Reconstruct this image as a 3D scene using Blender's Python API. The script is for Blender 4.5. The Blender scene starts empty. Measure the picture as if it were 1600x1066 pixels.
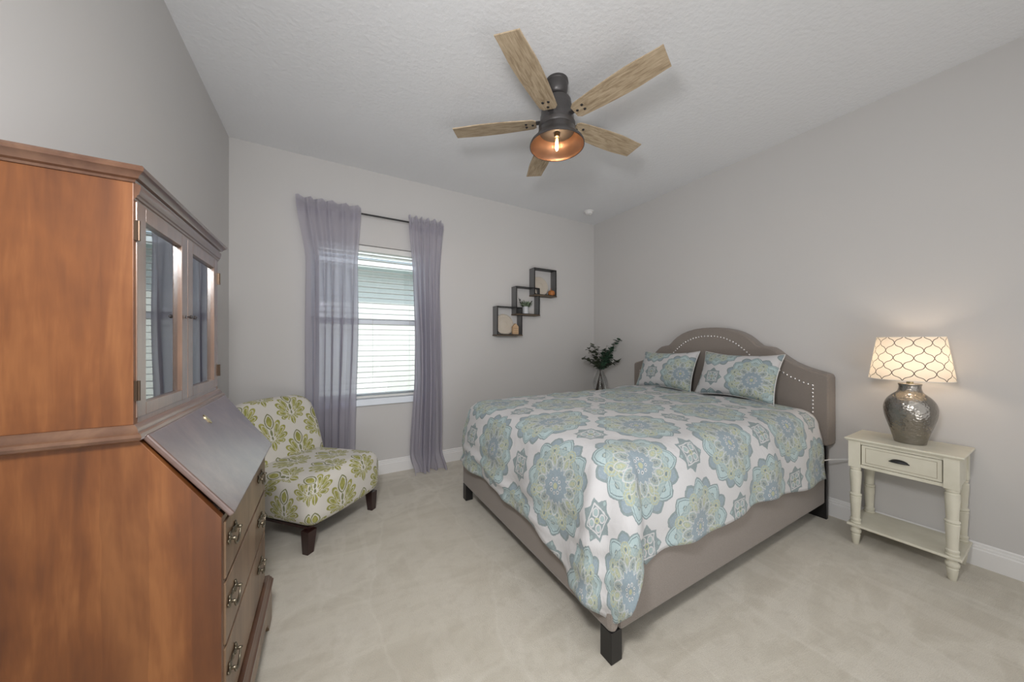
import bpy, bmesh, math, random
from mathutils import Vector, Matrix, noise
PI = math.pi
sc = bpy.context.scene
COL = sc.collection

# ------------------------------------------------------------------ camera
cam_data = bpy.data.cameras.new('camera')
cam_data.sensor_width = 36.0
cam_data.lens = 508.0 / 1600.0 * 36.0
cam_data.shift_y = 3.0 / 1600.0
cam_data.clip_start = 0.02
cam = bpy.data.objects.new('camera', cam_data)
cam.location = (0, 0, 1.25)
cam.rotation_euler = (PI / 2, 0, math.radians(-29.7))
COL.objects.link(cam)
sc.camera = cam

# ------------------------------------------------------------------ world, lights, exposure
world = bpy.data.worlds.new('sky'); sc.world = world
world.use_nodes = True
wn = world.node_tree
wn.nodes.clear()
wo = wn.nodes.new('ShaderNodeOutputWorld')
wb = wn.nodes.new('ShaderNodeBackground')
wb.inputs[0].default_value = (0.68, 0.81, 1.0, 1)
wb.inputs[1].default_value = 2.3
wn.links.new(wb.outputs[0], wo.inputs[0])

def light(name, kind, loc, energy, color=(1, 1, 1), size=0.1, size_y=None, target=None, spread=None):
    d = bpy.data.lights.new(name, kind)
    d.energy = energy; d.color = color
    if kind == 'AREA':
        d.size = size
        if size_y: d.shape = 'RECTANGLE'; d.size_y = size_y
        if spread: d.spread = spread
    elif kind == 'SUN':
        d.angle = size
    else:
        d.shadow_soft_size = size
    o = bpy.data.objects.new(name, d); COL.objects.link(o)
    o.location = loc
    if target is not None:
        o.rotation_euler = (Vector(target) - Vector(loc)).to_track_quat('-Z', 'Y').to_euler()
    return o

light('sun', 'SUN', (0, -5, 8), 4.2, (1.0, 0.97, 0.92), 0.01, target=(0.9, 0.0, 2.0))
light('flash_light', 'AREA', (-0.1, 0.22, 1.84), 28.0, (1.0, 0.995, 0.995), 0.26, 0.26, target=(1.2, 2.2, 0.95))
light('back_fill_light', 'AREA', (1.2, -1.2, 1.35), 18.0, (0.98, 0.99, 1.0), 3.4, 2.3, target=(1.2, 2.0, 1.45))  # added broad fill in front of the closed rear wall, no real source
light('low_fill_light', 'AREA', (0.6, -1.1, 0.22), 11.0, (0.99, 0.99, 1.0), 2.2, 0.7, target=(1.9, 3.2, 2.6), spread=math.radians(105))  # added fill low behind the camera, lifts the far ceiling
light('overhead_fill_light', 'AREA', (0.9, -0.35, 2.82), 15.0, (1.0, 0.99, 0.98), 2.4, 1.4, target=(1.3, 1.0, 0.0))  # added overhead fill, stands in for flash bounced off the ceiling

sc.view_settings.view_transform = 'Standard'
sc.view_settings.look = 'None'
sc.view_settings.gamma = 1.0
sc.view_settings.exposure = 0.0
sc.view_settings.use_curve_mapping = False

# ------------------------------------------------------------------ helpers
class MB:
    """collects shapes into one bmesh"""
    def __init__(self):
        self.bm = bmesh.new()
        self.uv = None
    def box(self, x0, x1, y0, y1, z0, z1):
        vs = [self.bm.verts.new(p) for p in ((x0,y0,z0),(x1,y0,z0),(x1,y1,z0),(x0,y1,z0),(x0,y0,z1),(x1,y0,z1),(x1,y1,z1),(x0,y1,z1))]
        for f in ((3,2,1,0),(4,5,6,7),(0,1,5,4),(1,2,6,5),(2,3,7,6),(3,0,4,7)):
            self.bm.faces.new([vs[i] for i in f])
        return self
    def poly(self, pts, vec):
        """extrude a planar polygon by vec"""
        a = [self.bm.verts.new(p) for p in pts]
        b = [self.bm.verts.new(Vector(p) + Vector(vec)) for p in pts]
        n = len(a)
        self.bm.faces.new(a[::-1]); self.bm.faces.new(b)
        for i in range(n):
            j = (i + 1) % n
            self.bm.faces.new((a[i], a[j], b[j], b[i]))
        return self
    def lathe(self, prof, seg=32, center=(0,0,0), cap=True, axis=None):
        """prof: (radius, z) from bottom to top"""
        cx, cy, cz = center
        rings = []
        M = axis
        for r, z in prof:
            ring = []
            for i in range(seg):
                a = 2 * PI * i / seg
                p = Vector((r * math.cos(a), r * math.sin(a), z))
                if M is not None: p = M @ p
                ring.append(self.bm.verts.new((p.x + cx, p.y + cy, p.z + cz)))
            rings.append(ring)
        for k in range(len(rings) - 1):
            for i in range(seg):
                j = (i + 1) % seg
                self.bm.faces.new((rings[k][i], rings[k][j], rings[k+1][j], rings[k+1][i]))
        if cap:
            self.bm.faces.new(rings[0][::-1]); self.bm.faces.new(rings[-1])
        return self
    def tube(self, pts, r, seg=10, r1=None, closed=False):
        pts = [Vector(p) for p in pts]
        n = len(pts); rings = []
        up = None
        for k, p in enumerate(pts):
            if closed: t = pts[(k+1) % n] - pts[k-1]
            else: t = pts[min(k+1, n-1)] - pts[max(k-1, 0)]
            t.normalize()
            if up is None:
                up = t.orthogonal().normalized()
            up = (up - t * up.dot(t))
            if up.length < 1e-6: up = t.orthogonal()
            up.normalize()
            sd = t.cross(up)
            rr = r if r1 is None else r + (r1 - r) * k / max(1, n - 1)
            if callable(r): rr = r(k / max(1, n-1))
            rings.append([self.bm.verts.new(p + (up * math.cos(2*PI*i/seg) + sd * math.sin(2*PI*i/seg)) * rr) for i in range(seg)])
        m = n if closed else n - 1
        for k in range(m):
            a, b = rings[k], rings[(k+1) % n]
            for i in range(seg):
                j = (i + 1) % seg
                self.bm.faces.new((a[i], a[j], b[j], b[i]))
        if not closed:
            self.bm.faces.new(rings[0][::-1]); self.bm.faces.new(rings[-1])
        return self
    def ball(self, c, r, seg=16, rings=10):
        rx, ry, rz = (r, r, r) if not hasattr(r, '__len__') else r
        M = Matrix.Translation(c) @ Matrix.Diagonal((rx, ry, rz, 1))
        bmesh.ops.create_uvsphere(self.bm, u_segments=seg, v_segments=rings, radius=1, matrix=M)
        return self
    def mould(self, path, prof, closed=False, outward=1):
        """sweep profile (out, z) along a plan polyline with mitred corners"""
        P = [Vector((p[0], p[1])) for p in path]; n = len(P)
        def nrm(a, b):
            d = (b - a).normalized(); return Vector((d.y, -d.x)) * outward
        rings = []
        for k in range(n):
            if closed or 0 < k < n - 1:
                n0 = nrm(P[k-1], P[k]); n1 = nrm(P[k], P[(k+1) % n])
                m = (n0 + n1); m = m / max(1e-6, m.dot(n0))
            elif k == 0: m = nrm(P[0], P[1])
            else: m = nrm(P[-2], P[-1])
            rings.append([self.bm.verts.new((P[k].x + m.x*o, P[k].y + m.y*o, z)) for o, z in prof])
        c = len(prof)
        for k in range(n if closed else n - 1):
            a, b = rings[k], rings[(k+1) % n]
            for i in range(c):
                j = (i + 1) % c
                self.bm.faces.new((a[i], a[j], b[j], b[i]))
        if not closed:
            self.bm.faces.new(rings[0][::-1]); self.bm.faces.new(rings[-1])
        return self
    def grid(self, fn, nu, nv, uvfn=None, closed_u=False):
        vs = [[self.bm.verts.new(fn(i, j)) for j in range(nv)] for i in range(nu)]
        lay = self.bm.loops.layers.uv.verify() if uvfn else None
        for i in range(nu if closed_u else nu - 1):
            for j in range(nv - 1):
                ii = (i + 1) % nu
                f = self.bm.faces.new((vs[i][j], vs[ii][j], vs[ii][j+1], vs[i][j+1]))
                if lay:
                    idx = ((i, j), (i+1, j), (i+1, j+1), (i, j+1))
                    for l, q in zip(f.loops, idx): l[lay].uv = uvfn(*q)
        return self

def tag(o, label=None, cat=None, group=None, kind=None):
    if label: o['label'] = label
    if cat: o['category'] = cat
    if group: o['group'] = group
    if kind: o['kind'] = kind
    return o

def thing(name, label, cat, loc=(0,0,0), rotz=0, group=None):
    o = bpy.data.objects.new(name, None); COL.objects.link(o)
    o.empty_display_size = 0.1
    o.location = loc; o.rotation_euler = (0, 0, rotz)
    o.matrix_world = Matrix.Translation(loc) @ Matrix.Rotation(rotz, 4, 'Z')
    return tag(o, label, cat, group)

def root_matrix(p):
    while p.parent: p = p.parent
    return Matrix.Translation(p.location) @ p.rotation_euler.to_matrix().to_4x4()

def obj(name, mb, mat, parent=None, smooth=None, bevel=0, local=False, sub=0, label=None):
    """smooth: None = flat, angle in degrees = smooth by angle. Geometry is in world space unless local."""
    me = bpy.data.meshes.new(name)
    bm = mb.bm
    bmesh.ops.recalc_face_normals(bm, faces=bm.faces[:])
    if smooth is not None:
        for f in bm.faces: f.smooth = True
        for e in bm.edges:
            if len(e.link_faces) == 2 and e.calc_face_angle(0) > math.radians(smooth): e.smooth = False
    bm.to_mesh(me); bm.free()
    if parent is not None and not local:
        me.transform(root_matrix(parent).inverted())
    me.materials.append(mat)
    o = bpy.data.objects.new(name, me); COL.objects.link(o)
    if parent is not None: o.parent = parent
    if bevel:
        m = o.modifiers.new('bevel', 'BEVEL'); m.width = bevel; m.segments = 2; m.limit_method = 'ANGLE'; m.angle_limit = math.radians(35)
        m.harden_normals = False
    if sub:
        m = o.modifiers.new('sub', 'SUBSURF'); m.levels = sub; m.render_levels = sub
    if label: o['label'] = label
    return o

def struct(name, mb, mat, parent=None, **k):
    o = obj(name, mb, mat, parent, **k)
    if parent is None: o['kind'] = 'structure'
    return o

def copy_tree(o, parent=None):
    c = o.copy(); COL.objects.link(c)
    if parent is not None: c.parent = parent
    for ch in list(o.children): copy_tree(ch, c)
    return c

# ------------------------------------------------------------------ node maths
class X:
    """a scalar socket with arithmetic"""
    nt = None
    def __init__(s, sock): s.s = sock
    def __add__(a, b): return mth('ADD', a, b)
    def __radd__(a, b): return mth('ADD', b, a)
    def __sub__(a, b): return mth('SUBTRACT', a, b)
    def __rsub__(a, b): return mth('SUBTRACT', b, a)
    def __mul__(a, b): return mth('MULTIPLY', a, b)
    def __rmul__(a, b): return mth('MULTIPLY', b, a)
    def __truediv__(a, b): return mth('DIVIDE', a, b)
    def __lt__(a, b): return mth('LESS_THAN', a, b)
    def __gt__(a, b): return mth('GREATER_THAN', a, b)
def mth(op, *args):
    n = X.nt.nodes.new('ShaderNodeMath'); n.operation = op
    for i, a in enumerate(args):
        if isinstance(a, X): X.nt.links.new(a.s, n.inputs[i])
        else: n.inputs[i].default_value = float(a)
    return X(n.outputs[0])
def sqrt(a): return mth('SQRT', a)
def xabs(a): return mth('ABSOLUTE', a)
def hyp(a, b): return sqrt(a * a + b * b)
def xmin(a, b): return mth('MINIMUM', a, b)
def xmax(a, b): return mth('MAXIMUM', a, b)
def rnd(a): return mth('ROUND', a)
def cos(a): return mth('COSINE', a)
def sin(a): return mth('SINE', a)
def sstep(a, lo, hi):
    n = X.nt.nodes.new('ShaderNodeMapRange'); n.interpolation_type = 'SMOOTHSTEP'
    X.nt.links.new(a.s, n.inputs[0]); n.inputs[1].default_value = lo; n.inputs[2].default_value = hi
    return X(n.outputs[0])
def paint(base, mask, color, fac=1.0):
    """base colour socket, mask X, colour tuple or socket"""
    n = X.nt.nodes.new('ShaderNodeMix'); n.data_type = 'RGBA'
    m = mask * fac if fac != 1.0 else mask
    X.nt.links.new(m.s, n.inputs[0])
    for i, c in ((6, base), (7, color)):
        if isinstance(c, (tuple, list)): n.inputs[i].default_value = (*c[:3], 1)
        else: X.nt.links.new(c, n.inputs[i])
    return n.outputs[2]
def vesica(x, y, xc, L, w):
    """approximate signed distance to a pointed lens, y >= 0"""
    k = (L * L - w * w) / (2 * w)
    dx = x - xc; dy = y + k
    return hyp(dx, dy) - (k + w)

def newmat(name):
    m = bpy.data.materials.new(name); m.use_nodes = True
    nt = m.node_tree; nt.nodes.clear()
    out = nt.nodes.new('ShaderNodeOutputMaterial')
    b = nt.nodes.new('ShaderNodeBsdfPrincipled')
    nt.links.new(b.outputs[0], out.inputs[0])
    X.nt = nt
    return m, nt, b, out
def setp(b, col=None, rough=None, metal=None, spec=None, coat=None, coat_rough=None, sheen=None):
    if col is not None:
        if isinstance(col, (tuple, list)): b.inputs['Base Color'].default_value = (*col[:3], 1)
        else: X.nt.links.new(col, b.inputs['Base Color'])
    if rough is not None: b.inputs['Roughness'].default_value = rough
    if metal is not None: b.inputs['Metallic'].default_value = metal
    if spec is not None: b.inputs['Specular IOR Level'].default_value = spec
    if coat is not None: b.inputs['Coat Weight'].default_value = coat
    if coat_rough is not None: b.inputs['Coat Roughness'].default_value = coat_rough
    if sheen is not None: b.inputs['Sheen Weight'].default_value = sheen
def coords(kind='Object', scale=(1,1,1), rot=(0,0,0)):
    t = X.nt.nodes.new('ShaderNodeTexCoord')
    mp = X.nt.nodes.new('ShaderNodeMapping')
    mp.inputs['Scale'].default_value = scale; mp.inputs['Rotation'].default_value = rot
    X.nt.links.new(t.outputs[kind], mp.inputs[0])
    return mp.outputs[0]
def ntex(vec, scale, detail=3, rough=0.5, dist=0):
    n = X.nt.nodes.new('ShaderNodeTexNoise')
    n.inputs['Scale'].default_value = scale; n.inputs['Detail'].default_value = detail
    n.inputs['Roughness'].default_value = rough; n.inputs['Distortion'].default_value = dist
    if vec is not None: X.nt.links.new(vec, n.inputs['Vector'])
    return n
def ramp(fac, stops):
    n = X.nt.nodes.new('ShaderNodeValToRGB')
    e = n.color_ramp.elements
    while len(e) < len(stops): e.new(0.5)
    for el, (p, c) in zip(e, stops):
        el.position = p; el.color = (*c, 1)
    X.nt.links.new(fac, n.inputs[0])
    return n.outputs[0]
def bump(b, h, strength=0.3, dist=0.01, prev=None):
    n = X.nt.nodes.new('ShaderNodeBump')
    n.inputs['Strength'].default_value = strength; n.inputs['Distance'].default_value = dist
    X.nt.links.new(h, n.inputs['Height'])
    if prev: X.nt.links.new(prev, n.inputs['Normal'])
    X.nt.links.new(n.outputs[0], b.inputs['Normal'])
    return n.outputs[0]

def plain(name, col, rough=0.5, metal=0, spec=0.5, **k):
    m, nt, b, out = newmat(name); setp(b, col, rough, metal, spec, **k)
    return m

# ------------------------------------------------------------------ materials
def paint_wall(name, col, sc_=55, strength=0.12, dist=0.002):
    m, nt, b, out = newmat(name)
    v = coords()
    n = ntex(v, sc_, 3, 0.6); n2 = ntex(v, 1.2, 2)
    c = paint(tuple(x * 0.97 for x in col), X(n2.outputs[0]), tuple(x * 1.03 for x in col))
    setp(b, c, 0.75, spec=0.25)
    bump(b, n.outputs[0], strength, dist)
    return m
M_WALL = paint_wall('wall_paint', (0.585, 0.570, 0.558))
M_CEIL = paint_wall('ceiling_paint', (0.78, 0.785, 0.80), 42, 0.55, 0.006)
M_TRIM = plain('white_trim', (0.78, 0.77, 0.76), 0.4)
M_VINYL = plain('window_vinyl', (0.80, 0.85, 0.92), 0.4)

def carpet():
    m, nt, b, out = newmat('carpet')
    v = coords()
    fine = ntex(v, 260, 3, 0.7)
    v2 = coords(scale=(1.0, 3.2, 1), rot=(0, 0, math.radians(38)))
    st = ntex(v2, 1.6, 4, 0.55, 0.8)
    v3 = coords(scale=(3.4, 0.9, 1), rot=(0, 0, math.radians(20)))
    st2 = ntex(v3, 1.5, 3, 0.55, 0.5)
    mott = ntex(v, 14, 4, 0.65)
    c = ramp(st.outputs[0], [(0.36, (0.58, 0.535, 0.45)), (0.47, (0.64, 0.595, 0.505)), (0.51, (0.685, 0.64, 0.55)), (0.62, (0.66, 0.615, 0.53))])
    c = paint(c, sstep(X(st2.outputs[0]), 0.53, 0.58), (0.74, 0.695, 0.61), 0.40)
    c = paint(c, sstep(X(mott.outputs[0]), 0.45, 0.75), (0.47, 0.42, 0.34), 0.4)
    c = paint(c, sstep(X(fine.outputs[0]), 0.4, 0.7), (0.45, 0.405, 0.33), 0.35)
    vo = nt.nodes.new('ShaderNodeTexVoronoi'); vo.feature = 'DISTANCE_TO_EDGE'; vo.inputs['Scale'].default_value = 1.15
    wv = nt.nodes.new('ShaderNodeVectorMath'); wv.operation = 'MULTIPLY_ADD'
    wn2 = ntex(v, 5, 3, 0.6)
    nt.links.new(wn2.outputs['Color'], wv.inputs[0]); wv.inputs[1].default_value = (0.16, 0.16, 0); 
    vv = coords(scale=(1.9, 0.8, 1), rot=(0, 0, math.radians(-24)))
    nt.links.new(vv, wv.inputs[2]); nt.links.new(wv.outputs[0], vo.inputs['Vector'])
    vc = nt.nodes.new('ShaderNodeTexVoronoi'); vc.inputs['Scale'].default_value = 1.15
    nt.links.new(wv.outputs[0], vc.inputs['Vector'])
    sp_ = nt.nodes.new('ShaderNodeSeparateColor'); nt.links.new(vc.outputs['Color'], sp_.inputs[0])
    c = paint(c, X(sp_.outputs[0]), (0.55, 0.50, 0.41), 0.32)
    c = paint(c, 1 - sstep(X(vo.outputs[0]), 0.0, 0.022), (0.78, 0.74, 0.66), 0.16)
    setp(b, c, 0.95, spec=0.1, sheen=0.25)
    h = X(fine.outputs[0]) * 0.7 + X(mott.outputs[0]) * 0.8
    bump(b, h.s, 0.6, 0.008)
    return m
M_CARPET = carpet()

def wood(name, dark, mid, light_, grain_axis='Z', scale=1.0, staves=0.0, rough=0.35, coat=0.3, coat_rough=0.25, spec=0.5, blotch=1.0):
    m, nt, b, out = newmat(name)
    s = {'Z': (1, 1, 0.09), 'X': (0.09, 1, 1), 'Y': (1, 0.09, 1)}[grain_axis]
    v = coords(scale=tuple(q * scale for q in s))
    v2 = coords(scale=tuple((q if q == 1 else 0.16) * scale for q in s))
    g = ntex(v, 60, 4, 0.6, 0.6); bl = ntex(v2, 8, 4, 0.6, 0.5); bl2 = ntex(coords(), 5, 3, 0.6, 0.4)
    f = X(bl.outputs[0]) * 0.80 * blotch + X(bl2.outputs[0]) * 0.25 * blotch + X(g.outputs[0]) * 0.2 + (0.6 * (1 - blotch) - 0.07)
    c = ramp(f.s, [(0.40, dark), (0.55, mid), (0.70, light_)])
    if staves:
        t_ = nt.nodes.new('ShaderNodeTexCoord'); s_ = nt.nodes.new('ShaderNodeSeparateXYZ'); nt.links.new(t_.outputs['Object'], s_.inputs[0])
        q = X(s_.outputs[0]) * 13.0
        wn_ = nt.nodes.new('ShaderNodeTexWhiteNoise'); wn_.noise_dimensions = '1D'
        k = mth('FLOOR', q + X(bl2.outputs[0]) * 0.25)
        nt.links.new(k.s, wn_.inputs['W'])
        c = paint(c, X(wn_.outputs[0]), dark, staves)
    setp(b, c, rough, spec=spec, coat=coat, coat_rough=coat_rough)
    bump(b, g.outputs[0], 0.08, 0.001)
    return m
M_CHERRY = wood('cherry_side', (0.098, 0.032, 0.010), (0.185, 0.063, 0.017), (0.30, 0.117, 0.036), blotch=1.0, rough=0.42, coat=0.2, coat_rough=0.35, staves=0.6)
M_CHERRY_DARK = wood('cherry_front', (0.10, 0.048, 0.026), (0.15, 0.078, 0.045), (0.21, 0.115, 0.068), rough=0.33, coat=0.9, coat_rough=0.22)
M_CHERRY_LID = wood('cherry_lid', (0.10, 0.048, 0.030), (0.14, 0.075, 0.048), (0.19, 0.105, 0.07), 'X', rough=0.33, coat=1.0, coat_rough=0.24)
M_CHERRY_LID.node_tree.nodes['Principled BSDF'].inputs['Coat IOR'].default_value = 2.1
M_CHERRY_LID.node_tree.nodes['Principled BSDF'].inputs['Coat Tint'].default_value = (0.84, 0.87, 1.0, 1)  # blue tint put into the coat to imitate reflected window daylight
M_CHERRY_DARK.node_tree.nodes['Principled BSDF'].inputs['Coat IOR'].default_value = 1.9
M_DRAWER = wood('drawer_walnut', (0.13, 0.075, 0.040), (0.21, 0.13, 0.075), (0.30, 0.19, 0.115), rough=0.4, coat=0.2, coat_rough=0.3)
M_MOULD = wood('cherry_mould', (0.13, 0.045, 0.018), (0.19, 0.07, 0.03), (0.27, 0.11, 0.045), 'X', rough=0.3, coat=0.4, coat_rough=0.2)
M_MOULD_F = wood('cherry_mould_front', (0.09, 0.042, 0.025), (0.13, 0.065, 0.038), (0.18, 0.095, 0.055), 'Y', rough=0.28, coat=0.6, coat_rough=0.16)
M_INSIDE = plain('cabinet_inside', (0.16, 0.075, 0.05), 0.5)
M_BLACKWOOD = plain('black_wood', (0.011, 0.010, 0.010), 0.4)
M_ESPRESSO = plain('espresso_wood', (0.026, 0.009, 0.008), 0.28, coat=0.3)
M_BLACKMETAL = plain('black_metal', (0.02, 0.02, 0.021), 0.42, 0.3)
M_GREYMETAL = plain('shelf_metal', (0.18, 0.18, 0.182), 0.5, 0.3)
M_BRASS = plain('aged_brass', (0.22, 0.19, 0.14), 0.32, 0.95)
M_OLDBRASS = plain('dark_brass', (0.09, 0.06, 0.04), 0.4, 0.8)
M_KNOB = plain('pewter_knob', (0.25, 0.24, 0.25), 0.25, 0.95)
M_BRIGHTBRASS = plain('bright_brass', (0.62, 0.52, 0.30), 0.25, 1.0)
M_NAIL = plain('nickel_nail', (0.80, 0.78, 0.76), 0.22, 0.75)
M_WHITEPL = plain('white_plastic', (0.72, 0.71, 0.70), 0.35)

def cream():
    m, nt, b, out = newmat('cream_paint')
    n = ntex(coords(), 9, 3)
    c = ramp(n.outputs[0], [(0.35, (0.63, 0.60, 0.49)), (0.65, (0.70, 0.67, 0.56))])
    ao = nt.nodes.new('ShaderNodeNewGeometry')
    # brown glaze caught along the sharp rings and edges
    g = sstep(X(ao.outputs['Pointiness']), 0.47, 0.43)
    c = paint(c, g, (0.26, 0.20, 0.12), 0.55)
    setp(b, c, 0.42)
    return m
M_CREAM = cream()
M_GLAZE = plain('glaze_line', (0.30, 0.25, 0.17), 0.5)

def fabric(name, c0, c1, scale=420, rough=0.9, sheen=0.2, bs=0.25):
    m, nt, b, out = newmat(name)
    v = coords()
    n = ntex(v, scale, 2, 0.6)
    c = ramp(n.outputs[0], [(0.35, c0), (0.65, c1)])
    setp(b, c, rough, spec=0.2, sheen=sheen)
    bump(b, n.outputs[0], bs, 0.001)
    return m
M_LINEN = fabric('grey_linen', (0.20, 0.172, 0.152), (0.275, 0.24, 0.213))
M_MATT = fabric('mattress_white', (0.6, 0.6, 0.58), (0.7, 0.69, 0.67))

def curtain_mat():
    m, nt, b, out = newmat('sheer_curtain')
    nt.nodes.remove(b)
    v = coords('UV', scale=(900, 1400, 1))
    d = nt.nodes.new('ShaderNodeBsdfDiffuse'); d.inputs[0].default_value = (0.52, 0.49, 0.525, 1)
    t = nt.nodes.new('ShaderNodeBsdfTranslucent'); t.inputs[0].default_value = (0.74, 0.74, 0.84, 1)
    tr = nt.nodes.new('ShaderNodeBsdfTransparent'); tr.inputs[0].default_value = (0.85, 0.85, 0.92, 1)
    a = nt.nodes.new('ShaderNodeMixShader'); a.inputs[0].default_value = 0.5
    c = nt.nodes.new('ShaderNodeMixShader'); c.inputs[0].default_value = 0.11
    nt.links.new(d.outputs[0], a.inputs[1]); nt.links.new(t.outputs[0], a.inputs[2])
    nt.links.new(a.outputs[0], c.inputs[1]); nt.links.new(tr.outputs[0], c.inputs[2])
    nt.links.new(c.outputs[0], out.inputs[0])
    return m
M_CURTAIN = curtain_mat()

def thin_glass(name, tint=(1,1,1), refl=0.08, grazing=0.9):
    m, nt, b, out = newmat(name)
    nt.nodes.remove(b)
    tr = nt.nodes.new('ShaderNodeBsdfTransparent'); tr.inputs[0].default_value = (*tint, 1)
    g = nt.nodes.new('ShaderNodeBsdfGlossy'); g.inputs['Roughness'].default_value = 0.01
    lw = nt.nodes.new('ShaderNodeLayerWeight'); lw.inputs[0].default_value = 0.35
    f = X(lw.outputs['Fresnel']) * grazing + refl
    mx = nt.nodes.new('ShaderNodeMixShader')
    nt.links.new(f.s, mx.inputs[0]); nt.links.new(tr.outputs[0], mx.inputs[1]); nt.links.new(g.outputs[0], mx.inputs[2])
    nt.links.new(mx.outputs[0], out.inputs[0])
    return m
M_PANE = thin_glass('window_glass', (0.96, 0.98, 0.97), 0.02, 0.4)
M_DOORGLASS = thin_glass('cabinet_glass', (0.7, 0.7, 0.7), 0.34, 0.9)
M_VASEGLASS = thin_glass('vase_glass', (0.93, 0.94, 0.94), 0.04, 0.5)
M_BULBGLASS = thin_glass('bulb_glass', (1.0, 0.93, 0.82), 0.03, 0.4)

def emit(name, col, strength):
    m, nt, b, out = newmat(name)
    setp(b, (0, 0, 0), 0.5)
    b.inputs['Emission Color'].default_value = (*col, 1); b.inputs['Emission Strength'].default_value = strength
    return m
M_FILAMENT = emit('filament', (1.0, 0.62, 0.28), 60)
M_LAMPBULB = emit('lamp_bulb', (1.0, 0.78, 0.52), 12)

def weathered():
    m, nt, b, out = newmat('weathered_oak')
    v = coords('UV', scale=(1.0, 9, 1))
    g = ntex(v, 9, 5, 0.65, 0.5); g2 = ntex(v, 45, 3, 0.6)
    v2 = coords('UV', scale=(1.2, 4, 1))
    d = ntex(v2, 6, 3, 0.6, 1.2)
    c = ramp(g.outputs[0], [(0.32, (0.28, 0.205, 0.13)), (0.5, (0.43, 0.335, 0.225)), (0.68, (0.54, 0.43, 0.305))])
    c = paint(c, sstep(X(d.outputs[0]), 0.56, 0.70), (0.20, 0.135, 0.075), 0.5)
    c = paint(c, sstep(X(g2.outputs[0]), 0.5, 0.75), (0.28, 0.20, 0.125), 0.4)
    setp(b, c, 0.6, spec=0.3)
    return m
M_BLADE = weathered()
M_PLANK = wood('shelf_wood', (0.05, 0.035, 0.022), (0.10, 0.07, 0.045), (0.18, 0.13, 0.085), 'X', rough=0.6, coat=0)
M_COPPER = plain('copper_inside', (0.15, 0.085, 0.055), 0.36, 0.6)
M_BRONZE = plain('dark_bronze', (0.085, 0.080, 0.080), 0.4, 0.5)

def hammered():
    m, nt, b, out = newmat('hammered_nickel')
    v = coords(scale=(1, 1, 1))
    vo = nt.nodes.new('ShaderNodeTexVoronoi'); vo.inputs['Scale'].default_value = 85; vo.feature = 'SMOOTH_F1'
    nt.links.new(v, vo.inputs['Vector'])
    setp(b, (0.34, 0.32, 0.29), 0.24, 1.0)
    bump(b, vo.outputs[0], 0.5, 0.005)
    return m
M_HAMMER = hammered()

def uvxy():
    t = X.nt.nodes.new('ShaderNodeTexCoord')
    s = X.nt.nodes.new('ShaderNodeSeparateXYZ')
    X.nt.links.new(t.outputs['UV'], s.inputs[0])
    return X(s.outputs[0]), X(s.outputs[1]), t.outputs['UV']

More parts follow.
